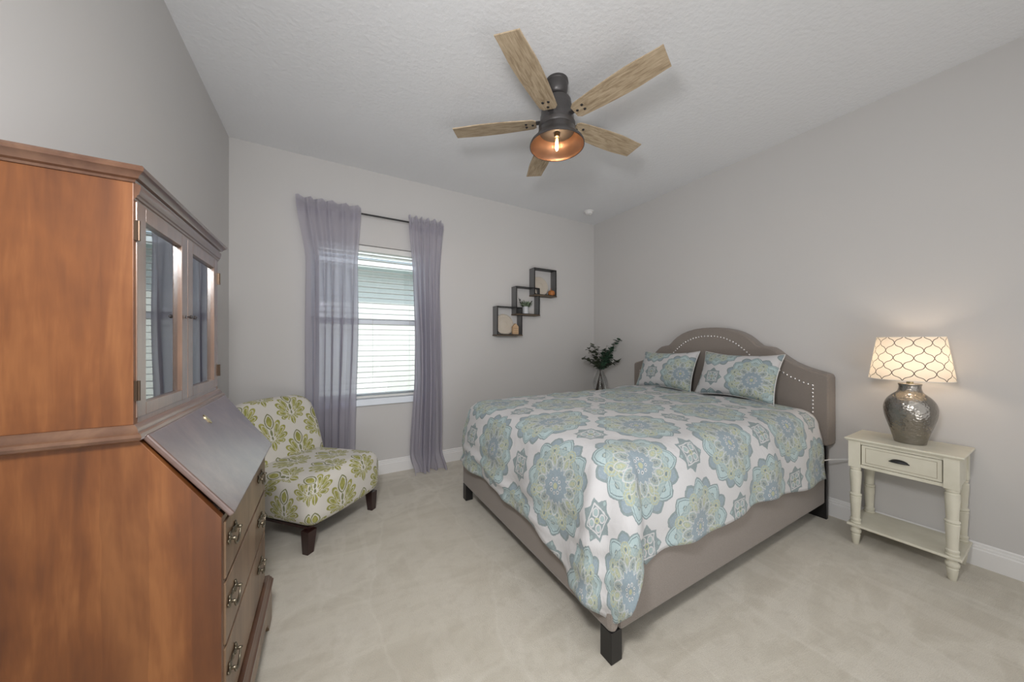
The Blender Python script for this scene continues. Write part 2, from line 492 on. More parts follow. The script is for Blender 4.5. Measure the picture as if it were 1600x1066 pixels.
def medallion_cloth():
    """uv in metres; large medallions on a checkerboard, small stars between"""
    m, nt, b, out = newmat('medallion_cotton')
    u, v, raw = uvxy()
    wob = ntex(raw, 60, 2); wob2 = ntex(raw, 22, 3, 0.6)
    PX, PY = 0.335, 0.325
    x = (u / PX) + (X(wob.outputs[0]) - 0.5) * 0.035
    y = (v / PY) + (X(wob2.outputs[0]) - 0.5) * 0.04
    qx = (x + y) * 0.5; qy = (x - y) * 0.5
    fx = qx - rnd(qx); fy = qy - rnd(qy)
    lx = fx + fy; ly = fx - fy
    gx0 = qx - 0.5; gy0 = qy - 0.5
    gx = gx0 - rnd(gx0); gy = gy0 - rnd(gy0)
    sx = xabs(gx + gy); sy = xabs(gx - gy)
    lx = lx * 0.90; ly = ly * 0.90; sx = sx * 0.86; sy = sy * 0.86
    r = hyp(lx, ly); th = mth('ARCTAN2', ly, lx)
    s8 = PI / 4
    a = xabs(mth('FLOORED_MODULO', th + s8 / 2, s8) - s8 / 2)
    bb = s8 / 2 - a
    x1 = r * cos(a); y1 = r * sin(a)
    x2 = r * cos(bb); y2 = r * sin(bb)
    WHITE = (0.53, 0.523, 0.527)
    GREYB = (0.215, 0.262, 0.268); TEAL = (0.30, 0.375, 0.375); LTEAL = (0.36, 0.455, 0.465)
    BLUE = (0.245, 0.305, 0.34); SLATE = (0.175, 0.22, 0.23); OLIVE = (0.385, 0.40, 0.27); GRAY = (0.285, 0.315, 0.29)
    SAGE = (0.315, 0.37, 0.32)
    c = WHITE
    # outer small tips between the petals
    d = vesica(x2, y2, 0.45, 0.16, 0.125); c = paint(c, d < 0, GREYB); c = paint(c, d < -0.03, BLUE)
    # outer pointed petals
    d = vesica(x1, y1, 0.37, 0.235, 0.165)
    c = paint(c, d < 0, GREYB); c = paint(c, d < -0.018, LTEAL); c = paint(c, d < -0.034, SLATE); c = paint(c, d < -0.044, LTEAL)
    d = hyp(x1 - 0.44, y1); c = paint(c, d < 0.034, SLATE); c = paint(c, d < 0.022, SAGE)
    # body disc
    c = paint(c, r < 0.44, TEAL)
    c = paint(c, (xabs(r - 0.44) < 0.005), SLATE, 0.6)
    # olive flowers
    d = hyp(x2 - 0.415, y2); c = paint(c, d < 0.080, OLIVE, 0.8); c = paint(c, d < 0.060, TEAL); c = paint(c, d < 0.045, OLIVE); c = paint(c, d < 0.022, SLATE)
    d = hyp(x1 - 0.335, y1 - 0.055); c = paint(c, d < 0.034, OLIVE, 0.8); c = paint(c, d < 0.018, GREYB)
    c = paint(c, r < 0.31, BLUE)
    d = vesica(x2, y2, 0.305, 0.085, 0.046); c = paint(c, d < 0.003, WHITE, 0.85); c = paint(c, d < -0.006, SAGE); c = paint(c, d < -0.024, OLIVE)
    d = vesica(x1, y1, 0.255, 0.105, 0.065); c = paint(c, d < 0.003, WHITE, 0.85); c = paint(c, d < -0.007, TEAL); c = paint(c, d < -0.02, GRAY); c = paint(c, d < -0.045, SLATE)
    # fine filigree over the body
    fil = (xabs(sin(r * 62 + 2.2 * cos(th * 16))) > 0.93) * (r < 0.50) * (r > 0.13)
    c = paint(c, fil, (0.50, 0.54, 0.52), 0.38)
    # centre star
    d = vesica(x1, y1, 0.10, 0.125, 0.062); d2 = vesica(x2, y2, 0.10, 0.115, 0.06)
    dd = xmin(d, d2)
    c = paint(c, dd < 0.003, WHITE, 0.6); c = paint(c, dd < -0.004, BLUE)
    d = hyp(x1 - 0.085, y1); c = paint(c, d < 0.022, WHITE); c = paint(c, d < 0.011, SLATE)
    c = paint(c, r < 0.035, OLIVE)
    # small stars
    dsq = xmax(sx, sy) - 0.155; ddm = (sx + sy) * 0.7071 - 0.165
    ds = xmin(dsq, ddm)
    c = paint(c, ds < 0, GREYB)
    din = dsq + 0.038
    c = paint(c, (xabs(din) < 0.008) * (xmax(sx, sy) < 0.2), WHITE, 0.9)
    d = hyp(sx - 0.058, sy - 0.058); c = paint(c, xabs(d - 0.04) < 0.008, WHITE, 0.9); c = paint(c, d < 0.03, TEAL)
    d = hyp(sx, sy); c = paint(c, d < 0.035, OLIVE); c = paint(c, d < 0.016, SLATE)
    c = paint(c, hyp(sx - 0.19, sy) < 0.02, TEAL)
    # print irregularity
    n = ntex(raw, 130, 3, 0.7)
    c = paint(c, sstep(X(n.outputs[0]), 0.50, 0.72), (0.52, 0.54, 0.52), 0.28)
    setp(b, c, 0.85, spec=0.2, sheen=0.15)
    w = ntex(raw, 5.0, 4, 0.6, 0.5); w2 = ntex(raw, 700, 2)
    bump(b, (X(w.outputs[0]) * 1.0 + X(w2.outputs[0]) * 0.01).s, 0.45, 0.03)
    return m
M_MEDAL = medallion_cloth()

def damask():
    """uv in metres; olive palmettes in staggered rows on ecru"""
    m, nt, b, out = newmat('palmette_upholstery')
    u, v, raw = uvxy()
    wob = ntex(raw, 45, 2)
    qx0 = u / 0.36 + (X(wob.outputs[0]) - 0.5) * 0.02; qy0 = v / 0.29
    ex = qx0 + qy0; ey = qx0 - qy0           # integer when both half offsets agree
    fx = ex - rnd(ex); fy = ey - rnd(ey)
    x = xabs((fx + fy) * 0.5 * 3.6) * 0.86
    y = (fx - fy) * 0.5 * 2.9 * 0.86
    GRND = (0.62, 0.59, 0.54); OL = (0.27, 0.27, 0.065); OL2 = (0.40, 0.38, 0.12); DK = (0.20, 0.21, 0.10)
    n = ntex(raw, 35, 3, 0.6)
    olive = paint(OL, sstep(X(n.outputs[0]), 0.4, 0.65), OL2)
    c = GRND
    # fronds fanning from a low centre
    y0 = y + 0.42
    r = hyp(x, y0); ph = mth('ARCTAN2', x, y0)          # angle from vertical
    st = math.radians(25)
    k = mth('FLOOR', (ph - math.radians(18)) / st)
    dl = ph - (math.radians(18) + st / 2) - k * st
    outer = 1.18 - 0.045 * k - 0.035 * k * k
    L = outer * 0.42
    xx = r * cos(dl) - (outer - L * 0.95)
    yy = xabs(r * sin(dl) - 0.04 * sin(r * 5.0))
    e = hyp(xx / L, yy / (0.045 + 0.150 * r))
    msk = (e < 1.0) * (ph > math.radians(18)) * (ph < math.radians(150))
    c = paint(c, msk, olive)
    c = paint(c, msk * (xabs(e - 0.62) < 0.09), GRND, 0.75)
    # teardrop at the top
    d = vesica(y, x, 0.62, 0.46, 0.29)
    c = paint(c, d < 0.05, GRND); c = paint(c, d < 0, DK); c = paint(c, d < -0.065, GRND); c = paint(c, d < -0.12, olive)
    # stem beads and tail
    d = vesica(y, x, -0.02, 0.20, 0.075); c = paint(c, d < 0.03, GRND); c = paint(c, d < 0, DK)
    d = vesica(y, x, -0.33, 0.12, 0.055); c = paint(c, d < 0.02, GRND); c = paint(c, d < 0, DK)
    d = vesica(y, x, -0.78, 0.28, 0.15); c = paint(c, d < 0.04, GRND); c = paint(c, d < 0, olive)
    c = paint(c, (x < 0.02) * (xabs(y + 0.78) < 0.24), GRND)
    setp(b, c, 0.85, spec=0.2, sheen=0.2)
    w2 = ntex(raw, 500, 2)
    bump(b, w2.outputs[0], 0.2, 0.001)
    return m
M_DAMASK = damask()

def shade_mat():
    m, nt, b, out = newmat('trellis_lampshade')
    u, v, raw = uvxy()
    a = u + v; bb = u - v
    A = a + 0.07 * sin(bb * (2 * PI)); B = bb + 0.07 * sin(a * (2 * PI))
    la = xabs(A - rnd(A)); lb = xabs(B - rnd(B))
    line = xmin(la, lb) < 0.030
    c = paint((0.80, 0.745, 0.66), line, (0.055, 0.05, 0.045))
    nt.nodes.remove(b)
    d = nt.nodes.new('ShaderNodeBsdfDiffuse'); t = nt.nodes.new('ShaderNodeBsdfTranslucent')
    nt.links.new(c, d.inputs[0]); nt.links.new(c, t.inputs[0])
    mx = nt.nodes.new('ShaderNodeMixShader'); mx.inputs[0].default_value = 0.5
    nt.links.new(d.outputs[0], mx.inputs[1]); nt.links.new(t.outputs[0], mx.inputs[2])
    nt.links.new(mx.outputs[0], out.inputs[0])
    return m
M_SHADE = shade_mat()

def plate_mat():
    m, nt, b, out = newmat('carved_plate')
    t = nt.nodes.new('ShaderNodeTexCoord'); s = nt.nodes.new('ShaderNodeSeparateXYZ'); nt.links.new(t.outputs['UV'], s.inputs[0])
    x = X(s.outputs[0]); y = X(s.outputs[1])
    r = hyp(x, y); th = mth('ARCTAN2', y, x)
    f1 = xabs(sin(th * 6)) * 0.12
    rings = xabs(sin((r + f1 * 0.5) * 24))
    c = paint((0.62, 0.56, 0.48), rings < 0.30, (0.26, 0.19, 0.12), 0.85)
    dots = xabs(sin(th * 10)) * xabs(sin(r * 16))
    c = paint(c, dots > 0.86, (0.42, 0.34, 0.25), 0.7)
    n = ntex(t.outputs['UV'], 9, 3)
    c = paint(c, sstep(X(n.outputs[0]), 0.45, 0.7), (0.66, 0.63, 0.58), 0.3)
    setp(b, c, 0.8)
    return m
M_PLATE = plate_mat()
M_TANWOOD = wood('tan_block', (0.42, 0.27, 0.15), (0.55, 0.37, 0.22), (0.64, 0.46, 0.29), 'X', rough=0.6, coat=0)
M_ORANGE = plain('burnt_orange', (0.42, 0.15, 0.035), 0.5)
def leafmat(name, c0, c1):
    m, nt, b, out = newmat(name)
    n = ntex(coords(), 30, 2)
    c = ramp(n.outputs[0], [(0.35, c0), (0.65, c1)])
    setp(b, c, 0.5, spec=0.4)
    return m
M_EUC = leafmat('eucalyptus_green', (0.022, 0.055, 0.035), (0.06, 0.125, 0.075))
M_EUC_DARK = leafmat('eucalyptus_dark', (0.035, 0.042, 0.030), (0.075, 0.095, 0.055))
M_SUCC = leafmat('pale_succulent', (0.14, 0.20, 0.12), (0.32, 0.40, 0.27))
M_STEM = plain('brown_stem', (0.05, 0.035, 0.028), 0.7)
M_POT = plain('white_pot', (0.55, 0.56, 0.58), 0.35)
M_SLAT = plain('blind_slat', (0.72, 0.72, 0.70), 0.45)
M_CORD = plain('white_cord', (0.7, 0.7, 0.7), 0.5)

# ------------------------------------------------------------------ the room
XL, XR, YW, YF, ZC = -0.665, 3.18, 3.31, -1.35, 2.863
WX0, WX1, WZ0, WZ1 = -0.10, 0.86, 0.72, 2.165     # window opening
struct('floor', MB().box(XL-0.15, XR+0.15, YF-0.15, YW+0.15, -0.10, 0), M_CARPET)
struct('ceiling', MB().box(XL-0.15, XR+0.15, YF-0.15, YW+0.15, ZC, ZC+0.12), M_CEIL)
struct('wall_left', MB().box(XL-0.15, XL, YF, YW, 0, ZC), M_WALL)
struct('wall_right', MB().box(XR, XR+0.15, YF, YW, 0, ZC), M_WALL)
struct('wall_front', MB().box(XL-0.15, XR+0.15, YF-0.15, YF, 0, ZC), M_WALL)
wb_ = MB()
wb_.box(XL-0.15, WX0, YW, YW+0.15, 0, ZC).box(WX1, XR+0.15, YW, YW+0.15, 0, ZC)
wb_.box(WX0, WX1, YW, YW+0.15, 0, WZ0).box(WX0, WX1, YW, YW+0.15, WZ1, ZC)
struct('wall_back', wb_, M_WALL)
BP = [(0, 0), (0.016, 0), (0.016, 0.092), (0.012, 0.097), (0.012, 0.108), (0.007, 0.112), (0.007, 0.124), (0.002, 0.130), (0, 0.130)]
struct('baseboard_back', MB().mould([(XL, YW), (XR, YW)], BP), M_TRIM)
struct('baseboard_right', MB().mould([(XR, YW), (XR, YF)], BP), M_TRIM)
struct('baseboard_left', MB().mould([(XL, YF), (XL, YW)], BP), M_TRIM)
# sill
sl = MB().box(WX0-0.02, WX1+0.02, YW-0.030, YW-0.0005, WZ0-0.052, WZ0+0.007)
sl.box(WX0+0.0005, WX1-0.0005, YW-0.0004, YW+0.10, WZ0+0.0005, WZ0+0.007)
# window
win = thing('window_1', None, None, (0.38, YW+0.10, WZ0)); win['kind'] = 'structure'
fr = MB()
fy0, fy1 = YW+0.085, YW+0.135
fr.box(WX0, WX0+0.045, fy0, fy1, WZ0, WZ1).box(WX1-0.045, WX1, fy0, fy1, WZ0, WZ1)
fr.box(WX0, WX1, fy0, fy1, WZ1-0.04, WZ1).box(WX0, WX1, fy0, fy1, WZ0, WZ0+0.045)
obj('window_frame', fr, M_VINYL, win, bevel=0.003)
obj('window_sash', MB().box(WX0+0.045, WX1-0.045, fy0-0.012, fy1, 1.425, 1.482), M_VINYL, win, bevel=0.003)
obj('window_sill', sl, M_VINYL, win, bevel=0.004)
obj('glass_pane', MB().box(WX0+0.045, WX1-0.045, fy0+0.02, fy0+0.024, WZ0+0.045, 1.425), M_PANE, win)
obj('glass_pane', MB().box(WX0+0.045, WX1-0.045, fy0+0.03, fy0+0.034, 1.482, WZ1-0.04), M_PANE, win)

# blind
bl = thing('window_blind', 'white horizontal slat blind lowered in the window with slats open', 'blind', (0.38, YW+0.04, WZ0))
by = YW + 0.045
obj('headrail', MB().box(WX0+0.008, WX1-0.008, by-0.03, by+0.028, WZ1-0.055, WZ1-0.004), M_SLAT, bl, bevel=0.003)
s_ = MB(); z = WZ0 + 0.05
while z < WZ1 - 0.065:
    s_.poly([(WX0+0.01, by-0.024, z-0.0015), (WX0+0.01, by, z+0.001), (WX0+0.01, by+0.024, z-0.0015), (WX0+0.01, by+0.024, z+0.001), (WX0+0.01, by, z+0.0035), (WX0+0.01, by-0.024, z+0.001)], (WX1-WX0-0.02, 0, 0))
    z += 0.0505
obj('slats', s_, M_SLAT, bl)
obj('bottom_rail', MB().box(WX0+0.01, WX1-0.01, by-0.025, by+0.025, WZ0+0.010, WZ0+0.032), M_SLAT, bl, bevel=0.003)
for cx_ in (WX0+0.14, 0.38, WX1-0.14):
    obj('ladder_cord', MB().tube([(cx_, by-0.026, WZ0+0.02), (cx_, by-0.026, WZ1-0.03)], 0.0012, 6), M_CORD, bl)

# outside: neighbour's house
def ext_mat(name, col):
    m, nt, b, out = newmat(name)
    n = ntex(coords(), 30, 4, 0.6)
    c = paint(tuple(q*0.92 for q in col), X(n.outputs[0]), tuple(min(1, q*1.08) for q in col))
    setp(b, c, 0.9, spec=0.1); bump(b, n.outputs[0], 0.3, 0.01)
    return m
M_STUCCO = ext_mat('cream_stucco', (0.68, 0.66, 0.60))
M_SOFFIT = plain('soffit_white', (0.55, 0.60, 0.62), 0.6)
M_FASCIA = plain('fascia_white', (0.82, 0.82, 0.80), 0.5)
M_SHINGLE = ext_mat('roof_shingle', (0.40, 0.38, 0.34))
M_GRASS = ext_mat('grass_lawn', (0.13, 0.17, 0.07))
nh = thing('neighbouring_house', 'cream stucco house with white fascia seen through the window', 'house', (0.5, 6.6, 0))
NY = 6.5
obj('wall', MB().box(-7, 9, NY, NY+0.2, -0.3, 2.62), M_STUCCO, nh)
obj('soffit', MB().box(-7, 9, NY-0.42, NY, 2.56, 2.58), M_SOFFIT, nh)
obj('fascia', MB().box(-7, 9, NY-0.46, NY-0.42, 2.55, 2.70), M_FASCIA, nh)
obj('roof', MB().poly([(-7, NY-0.50, 2.70), (-7, NY-0.50, 2.73), (-7, NY+4, 4.55), (-7, NY+4, 4.50)], (16, 0, 0)), M_SHINGLE, nh)
g = struct('ground', MB().box(-12, 14, YW+0.16, 22, -0.35, -0.3), M_GRASS)

# ------------------------------------------------------------------ curtains
def fsm(a, b, t):
    t = max(0, min(1, (t - a) / (b - a))); return t * t * (3 - 2 * t)

def curtain(name_label, xt0, xt1, edge, seed, puddle, group):
    """edge(z) -> (x0, x1); the panel hangs in gathered folds from the rod"""
    t = thing('curtain', name_label, 'curtain', ((xt0+xt1)/2, YW-0.085, 0), group=group)
    nu, nv = 240, 90
    rnd_ = random.Random(seed)
    ph = [rnd_.uniform(0, 6.28) for _ in range(8)]
    ztop = 2.478
    def fn(i, j):
        s = i / (nu - 1); w = j / (nv - 1)
        z = ztop * (1 - w)
        z = max(z, 0.0)
        x0, x1 = edge(z)
        topk = fsm(2.25, 2.47, z)             # tight ruffle at the rod
        low = fsm(2.3, 1.2, z)
        nf = 5.6
        sw = s + 0.018 * math.sin(9 * s + ph[0] + 0.8 * z) + 0.012 * math.sin(23 * s + ph[1] - 0.6 * z)
        main = math.sin(2 * PI * nf * sw + ph[2]) * (0.013 + 0.027 * low)
        main += math.sin(2 * PI * (nf * 0.47) * sw + ph[3] + 0.5 * z) * 0.015 * low
        ruff = math.sin(2 * PI * nf * 2.0 * sw + ph[4]) * 0.010 * topk
        rodpinch = math.exp(-((z - 2.418) / 0.026) ** 2)
        y = YW - 0.085 - (main * (1 - 0.9 * rodpinch) + ruff * (1 - 0.9 * rodpinch)) - 0.020 * rodpinch
        x = x0 + (x1 - x0) * s + 0.015 * (x1 - x0) / 0.4 * math.cos(2 * PI * nf * sw + ph[2]) * low + 0.006 * math.sin(2 * PI * 13.3 * s + ph[6] + z) * low
        zz = z + 0.010 * math.sin(2 * PI * nf * sw + ph[5]) * topk + 0.004 * math.sin(2*PI*nf*2*sw) * topk
        if puddle:
            k = fsm(0.22, 0.0, z)
            y -= k * k * (0.085 + 0.035 * math.sin(2 * PI * 2.5 * s + 1.0))
            zz = zz + 0.008 * k
            x += k * k * 0.03 * math.sin(2 * PI * 1.2 * s + 0.5) * (1 if s > .5 else 1.2)
        y = min(y, YW - 0.040)
        return (x, y, max(zz, 0.006))
    o = obj('cloth', MB().grid(fn, nu, nv), M_CURTAIN, t, smooth=180)
    # stitched rod pocket and hem
    def band(z0, z1, n=5):
        def f2(i, j):
            s = i / (nu - 1)
            zz = z0 + (z1 - z0) * j / (n - 1)
            w = 1 - zz / ztop
            jj = w * (nv - 1); p = Vector(fn(i, jj))
            return (p.x, p.y - 0.002, p.z)
        return f2
    obj('rod_pocket', MB().grid(band(2.345, 2.44), nu, 5), M_CURTAIN, t, smooth=180)
    return t

def edgeL(z):
    k = fsm(2.5, 1.9, z)
    x0 = -0.225 + 0.075 * k + 0.0 * z
    x1 = 0.272 - 0.030 * k - 0.035 * fsm(1.6, 0.2, z)
    return x0, x1
def edgeR(z):
    k = fsm(2.5, 1.9, z)
    x0 = 0.688 + 0.035 * k + 0.025 * fsm(1.9, 1.2, z) - 0.045 * fsm(1.0, 0.05, z)
    x1 = 1.035 - 0.03 * k + 0.02 * fsm(1.6, 0.4, z)
    return x0, x1
curtain('sheer lilac grey curtain panel hanging left of the window, behind the patterned chair', -0.22, 0.27, edgeL, 3, False, None)
curtain('sheer lilac grey curtain panel right of the window, its hem pooling on the carpet', 0.69, 1.03, edgeR, 8, True, None)
rod = thing('curtain_rod', 'thin black curtain rod above the window', 'curtain rod', (0.40, YW-0.085, 2.42))
obj('pole', MB().tube([(-0.215, YW-0.085, 2.418), (1.03, YW-0.085, 2.418)], 0.0075, 12), M_BLACKMETAL, rod, smooth=60)
for bx_ in (-0.19, 1.01):
    obj('bracket', MB().tube([(bx_, YW-0.002, 2.418), (bx_, YW-0.085, 2.418)], 0.005, 8).box(bx_-0.012, bx_+0.012, YW-0.006, YW-0.0005, 2.39, 2.445), M_BLACKMETAL, rod)

# ------------------------------------------------------------------ ceiling fan
FX, FY, FZ = 1.235, 1.606, 2.61
fan = thing('ceiling_fan', 'five-blade ceiling fan with weathered oak blades and a bronze caged light hood', 'ceiling fan', (FX, FY, ZC))
def L3(prof, seg=48): return MB().lathe(prof, seg, (FX, FY, 0))
obj('canopy', L3([(0.034, 2.768), (0.046, 2.770), (0.057, 2.780), (0.064, 2.798), (0.066, 2.818), (0.066, 2.845), (0.069, 2.848), (0.069, 2.8625)]), M_BRONZE, fan, smooth=40)
obj('downrod', L3([(0.013, 2.735), (0.013, 2.80)], 20).lathe([(0.0, 2.742), (0.018, 2.744), (0.030, 2.755), (0.030, 2.768), (0.018, 2.782), (0.0, 2.785)], 24, (FX, FY, 0), cap=False), M_BLACKMETAL, fan, smooth=40)
obj('motor_housing', L3([(0.060, 2.560), (0.108, 2.566), (0.112, 2.575), (0.112, 2.592), (0.106, 2.598), (0.102, 2.64), (0.098, 2.646), (0.096, 2.69), (0.090, 2.705), (0.086, 2.735), (0.070, 2.747), (0.02, 2.750)]), M_BRONZE, fan, smooth=35)
hood_out = [(0.100, 2.575), (0.112, 2.560), (0.118, 2.535), (0.130, 2.515), (0.152, 2.492), (0.163, 2.480), (0.167, 2.470), (0.167, 2.462)]
hood_in = [(0.163, 2.462), (0.163, 2.470), (0.158, 2.480), (0.147, 2.492), (0.125, 2.515), (0.113, 2.535), (0.106, 2.553)]
inner_plate = [(0.0, 2.545), (0.085, 2.546), (0.106, 2.553)]
hood = obj('light_hood', MB().lathe(hood_out + hood_in[:1], 56, (FX, FY, 0), cap=False), M_BRONZE, fan, smooth=50)
hi = MB().lathe(hood_in, 56, (FX, FY, 0), cap=False)
obj('copper_lining', hi, M_COPPER, fan, smooth=50, label='copper coloured inner lining of the light hood')
obj('inner_plate', MB().lathe(inner_plate, 48, (FX, FY, 0), cap=False), M_BRONZE, fan, smooth=50)
obj('socket', L3([(0.0, 2.52), (0.016, 2.52), (0.018, 2.556)], 20), M_BRASS, fan, smooth=40)
bulb = obj('light_bulb', MB().lathe([(0.0, 2.428), (0.006, 2.430), (0.014, 2.440), (0.021, 2.458), (0.022, 2.474), (0.016, 2.500), (0.012, 2.522)], 24, (FX, FY, 0), cap=False), M_BULBGLASS, fan, smooth=80)
fm = MB()
for k in range(5):
    an = 2 * PI * k / 5
    fm.tube([(FX + 0.004*math.cos(an), FY + 0.004*math.sin(an), 2.508), (FX + 0.010*math.cos(an), FY + 0.010*math.sin(an), 2.452)], 0.0017, 6)
obj('filament', fm, M_FILAMENT, bulb)
light('fan_bulb_light', 'POINT', (FX, FY, 2.475), 3.2, (1.0, 0.74, 0.50), 0.012)

BLW = [(0.0, 0.072), (0.03, 0.088), (0.12, 0.100), (0.28, 0.112), (0.42, 0.112), (0.52, 0.104)]
def blade_mb():
    """blade along +X in fan-local space, pitched about its length"""
    mb = MB()
    r0, r1 = 0.128, 0.655
    n = 26; th = 0.006; pitch = math.radians(-9)
    def hw(s):   # half width
        d = s * (r1 - r0)
        w = 0.5 * (0.104 + 0.042 * math.sin(min(1, d / 0.36) * PI / 2) - 0.020 * fsm(0.34, 0.53, d))
        if d < 0.02: w *= math.sqrt(max(0.0, 1 - ((0.02 - d) / 0.02) ** 2)) * 0.28 + 0.72
        return w
    M = Matrix.Rotation(pitch, 4, 'X')
    lay = mb.bm.loops.layers.uv.verify()
    rows = []
    for i in range(n + 1):
        s = i / n; x = r0 + s * (r1 - r0); w = hw(s)
        sk = -0.004 * fsm(0.9, 1.0, s)       # slanted tip
        row = []
        for yy, zz in ((-w, 0), (w, 0), (w, th), (-w, th)):
            p = M @ Vector((0, yy, zz))
            row.append(mb.bm.verts.new((x + (sk if yy > 0 else -sk), p.y, p.z)))
        rows.append((row, x, w))
    def face(vs, uvs):
        f = mb.bm.faces.new(vs)
        for l, u in zip(f.loops, uvs): l[lay].uv = u
    for i in range(n):
        (a, xa, wa), (b2, xb, wb2) = rows[i], rows[i+1]
        for p, q in ((0, 1), (1, 2), (2, 3), (3, 0)):
            ys = {0: -1, 1: 1, 2: 1, 3: -1}
            face((a[p], a[q], b2[q], b2[p]), ((xa, ys[p]*wa), (xa, ys[q]*wa), (xb, ys[q]*wb2), (xb, ys[p]*wb2)))
    for row, x, w in (rows[0], rows[-1]):
        face(row, [(x, -w), (x, w), (x, w), (x, -w)])
    return mb
PH0 = -2.56713
b0 = None
for k in range(5):
    an = PH0 + k * 2 * PI / 5
    if b0 is None:
        b0 = obj('blade', blade_mb(), M_BLADE, fan, smooth=40, local=True)
        br = MB()
        Mp = Matrix.Rotation(math.radians(-9), 4, 'X')
        br.box(0.09, 0.165, -0.016, 0.016, 0.0075, 0.013)
        arm = obj('blade_bracket', br, M_BRONZE, b0, local=True)
        for px, py in ((0.150, 0.0), (0.190, 0.017), (0.190, -0.017)):
            c0 = Mp @ Vector((px, py, 0.0)); c0.x = px
            obj('screw', MB().ball(c0, (0.0085, 0.0085, 0.005), 12, 6), M_BLACKMETAL, b0, smooth=60, local=True)
        bb_ = b0
    else:
        bb_ = copy_tree(b0, fan)
    bb_.location = (0, 0, FZ - ZC); bb_.rotation_euler = (0, 0, an)

# smoke detector
sd = thing('smoke_detector', 'small round white smoke detector on the ceiling near the corner', 'smoke detector', (2.787, 2.99, ZC))
obj('base_plate', MB().lathe([(0.0, ZC-0.016), (0.056, ZC-0.016), (0.058, ZC-0.010), (0.058, ZC-0.0005)], 32, (2.787, 2.99, 0), cap=False), M_WHITEPL, sd, smooth=40)
obj('cover', MB().lathe([(0.0, ZC-0.046), (0.030, ZC-0.045), (0.042, ZC-0.038), (0.048, ZC-0.016)], 32, (2.787, 2.99, 0), cap=False), M_WHITEPL, sd, smooth=40)
obj('test_button', MB().lathe([(0.0, ZC-0.050), (0.008, ZC-0.050), (0.009, ZC-0.044)], 16, (2.80, 2.975, 0)), M_WHITEPL, sd, smooth=40)

# ------------------------------------------------------------------ secretary desk
SX0, SXU, SXL = -0.645, -0.40, -0.24
SY0, SY1 = 1.12, 1.81
des = thing('secretary_desk', 'tall cherry secretary desk with slanted lid and two glazed doors', 'desk', ((SX0+SXL)/2, (SY0+SY1)/2, 0))
# upper case
up = MB()
up.box(SX0, SXU, SY0, SY0+0.02, 1.055, 1.634)
obj('side_panel', up, M_CHERRY, des, bevel=0.001)
obj('side_panel', MB().box(SX0, SXU, SY1-0.02, SY1, 1.055, 1.634), M_CHERRY, des, bevel=0.001)
obj('back_panel', MB().box(SX0, SX0+0.012, SY0+0.02, SY1-0.02, 0.10, 1.625), M_INSIDE, des)
obj('top_panel', MB().box(SX0, SXU, SY0+0.02, SY1-0.02, 1.60, 1.625), M_CHERRY_DARK, des)
obj('inner_shelf', MB().box(SX0+0.012, SXU-0.05, SY0+0.02, SY1-0.02, 1.325, 1.343), M_INSIDE, des)
obj('case_floor', MB().box(SX0, SXU, SY0+0.02, SY1-0.02, 1.05, 1.068), M_CHERRY_DARK, des)
path = [(SX0, SY0), (SXU, SY0), (SXU, SY1), (SX0, SY1)]
CP = [(-0.012, 1.632), (0.004, 1.632), (0.006, 1.637), (0.013, 1.640), (0.015, 1.645), (0.022, 1.652), (0.025, 1.654), (0.027, 1.661), (0.023, 1.667), (-0.012, 1.667)]
def mitred(seg, prof, path=path):
    return MB().mould(path, prof, outward=1)
obj('cornice', mitred(None, CP), M_MOULD_F, des, smooth=30)
FP = [(-0.012, 1.592), (0.001, 1.592), (0.002, 1.596), (0.005, 1.598), (0.006, 1.603), (0.009, 1.606), (0.012, 1.620), (0.012, 1.628), (0.004, 1.633), (-0.012, 1.633)]
obj('frieze_moulding', MB().mould([(SXU, SY0+0.001), (SXU, SY1-0.001)], FP), M_MOULD_F, des, smooth=30)
obj('top_board', MB().box(SX0, SXU-0.012, SY0+0.012, SY1-0.012, 1.625, 1.662), M_CHERRY_DARK, des)
WP = [(-0.01, 1.016), (0.012, 1.016), (0.018, 1.020), (0.021, 1.027), (0.018, 1.034), (0.012, 1.037), (0.012, 1.042), (0.008, 1.050), (0.002, 1.055), (-0.01, 1.056)]
obj('waist_moulding', mitred(None, WP), M_MOULD_F, des, smooth=30)

def door(y0, y1, hinge_y, knob_y, lab):
    z0, z1 = 1.068, 1.592
    x0, x1 = SXU-0.018, SXU+0.002
    w = 0.046
    mb = MB()
    mb.box(x0, x1, y0, y0+w, z0, z1).box(x0, x1, y1-w, y1, z0, z1)
    mb.box(x0, x1, y0+w, y1-w, z0, z0+0.032).box(x0, x1, y0+w, y1-w, z1-0.036, z1)
    d = obj('door', mb, M_CHERRY_DARK, des, bevel=0.0015)
    obj('glass_pane', MB().box(x0+0.006, x0+0.009, y0+w-0.004, y1-w+0.004, z0+0.028, z1-0.032), M_DOORGLASS, d)
    for zz in (1.135, 1.520):
        obj('hinge', MB().box(SXU-0.004, SXU+0.006, hinge_y-0.004, hinge_y+0.004, zz-0.024, zz+0.024).tube([(SXU+0.007, hinge_y, zz-0.024), (SXU+0.007, hinge_y, zz+0.024)], 0.003, 8), M_OLDBRASS, d)
    kb = MB().lathe([(0.005, 0), (0.0025, 0.002), (0.0025, 0.008), (0.0055, 0.011), (0.006, 0.015), (0.003, 0.018), (0.0, 0.0185)], 16, (x1, knob_y, 1.335), cap=False, axis=Matrix.Rotation(PI/2, 4, 'Y'))
    obj('knob', kb, M_KNOB, d, smooth=50)
    return d
door(SY0+0.012, 1.461, SY0+0.006, 1.446, 'near')
door(1.465, SY1-0.010, SY1-0.004, 1.480, 'far')

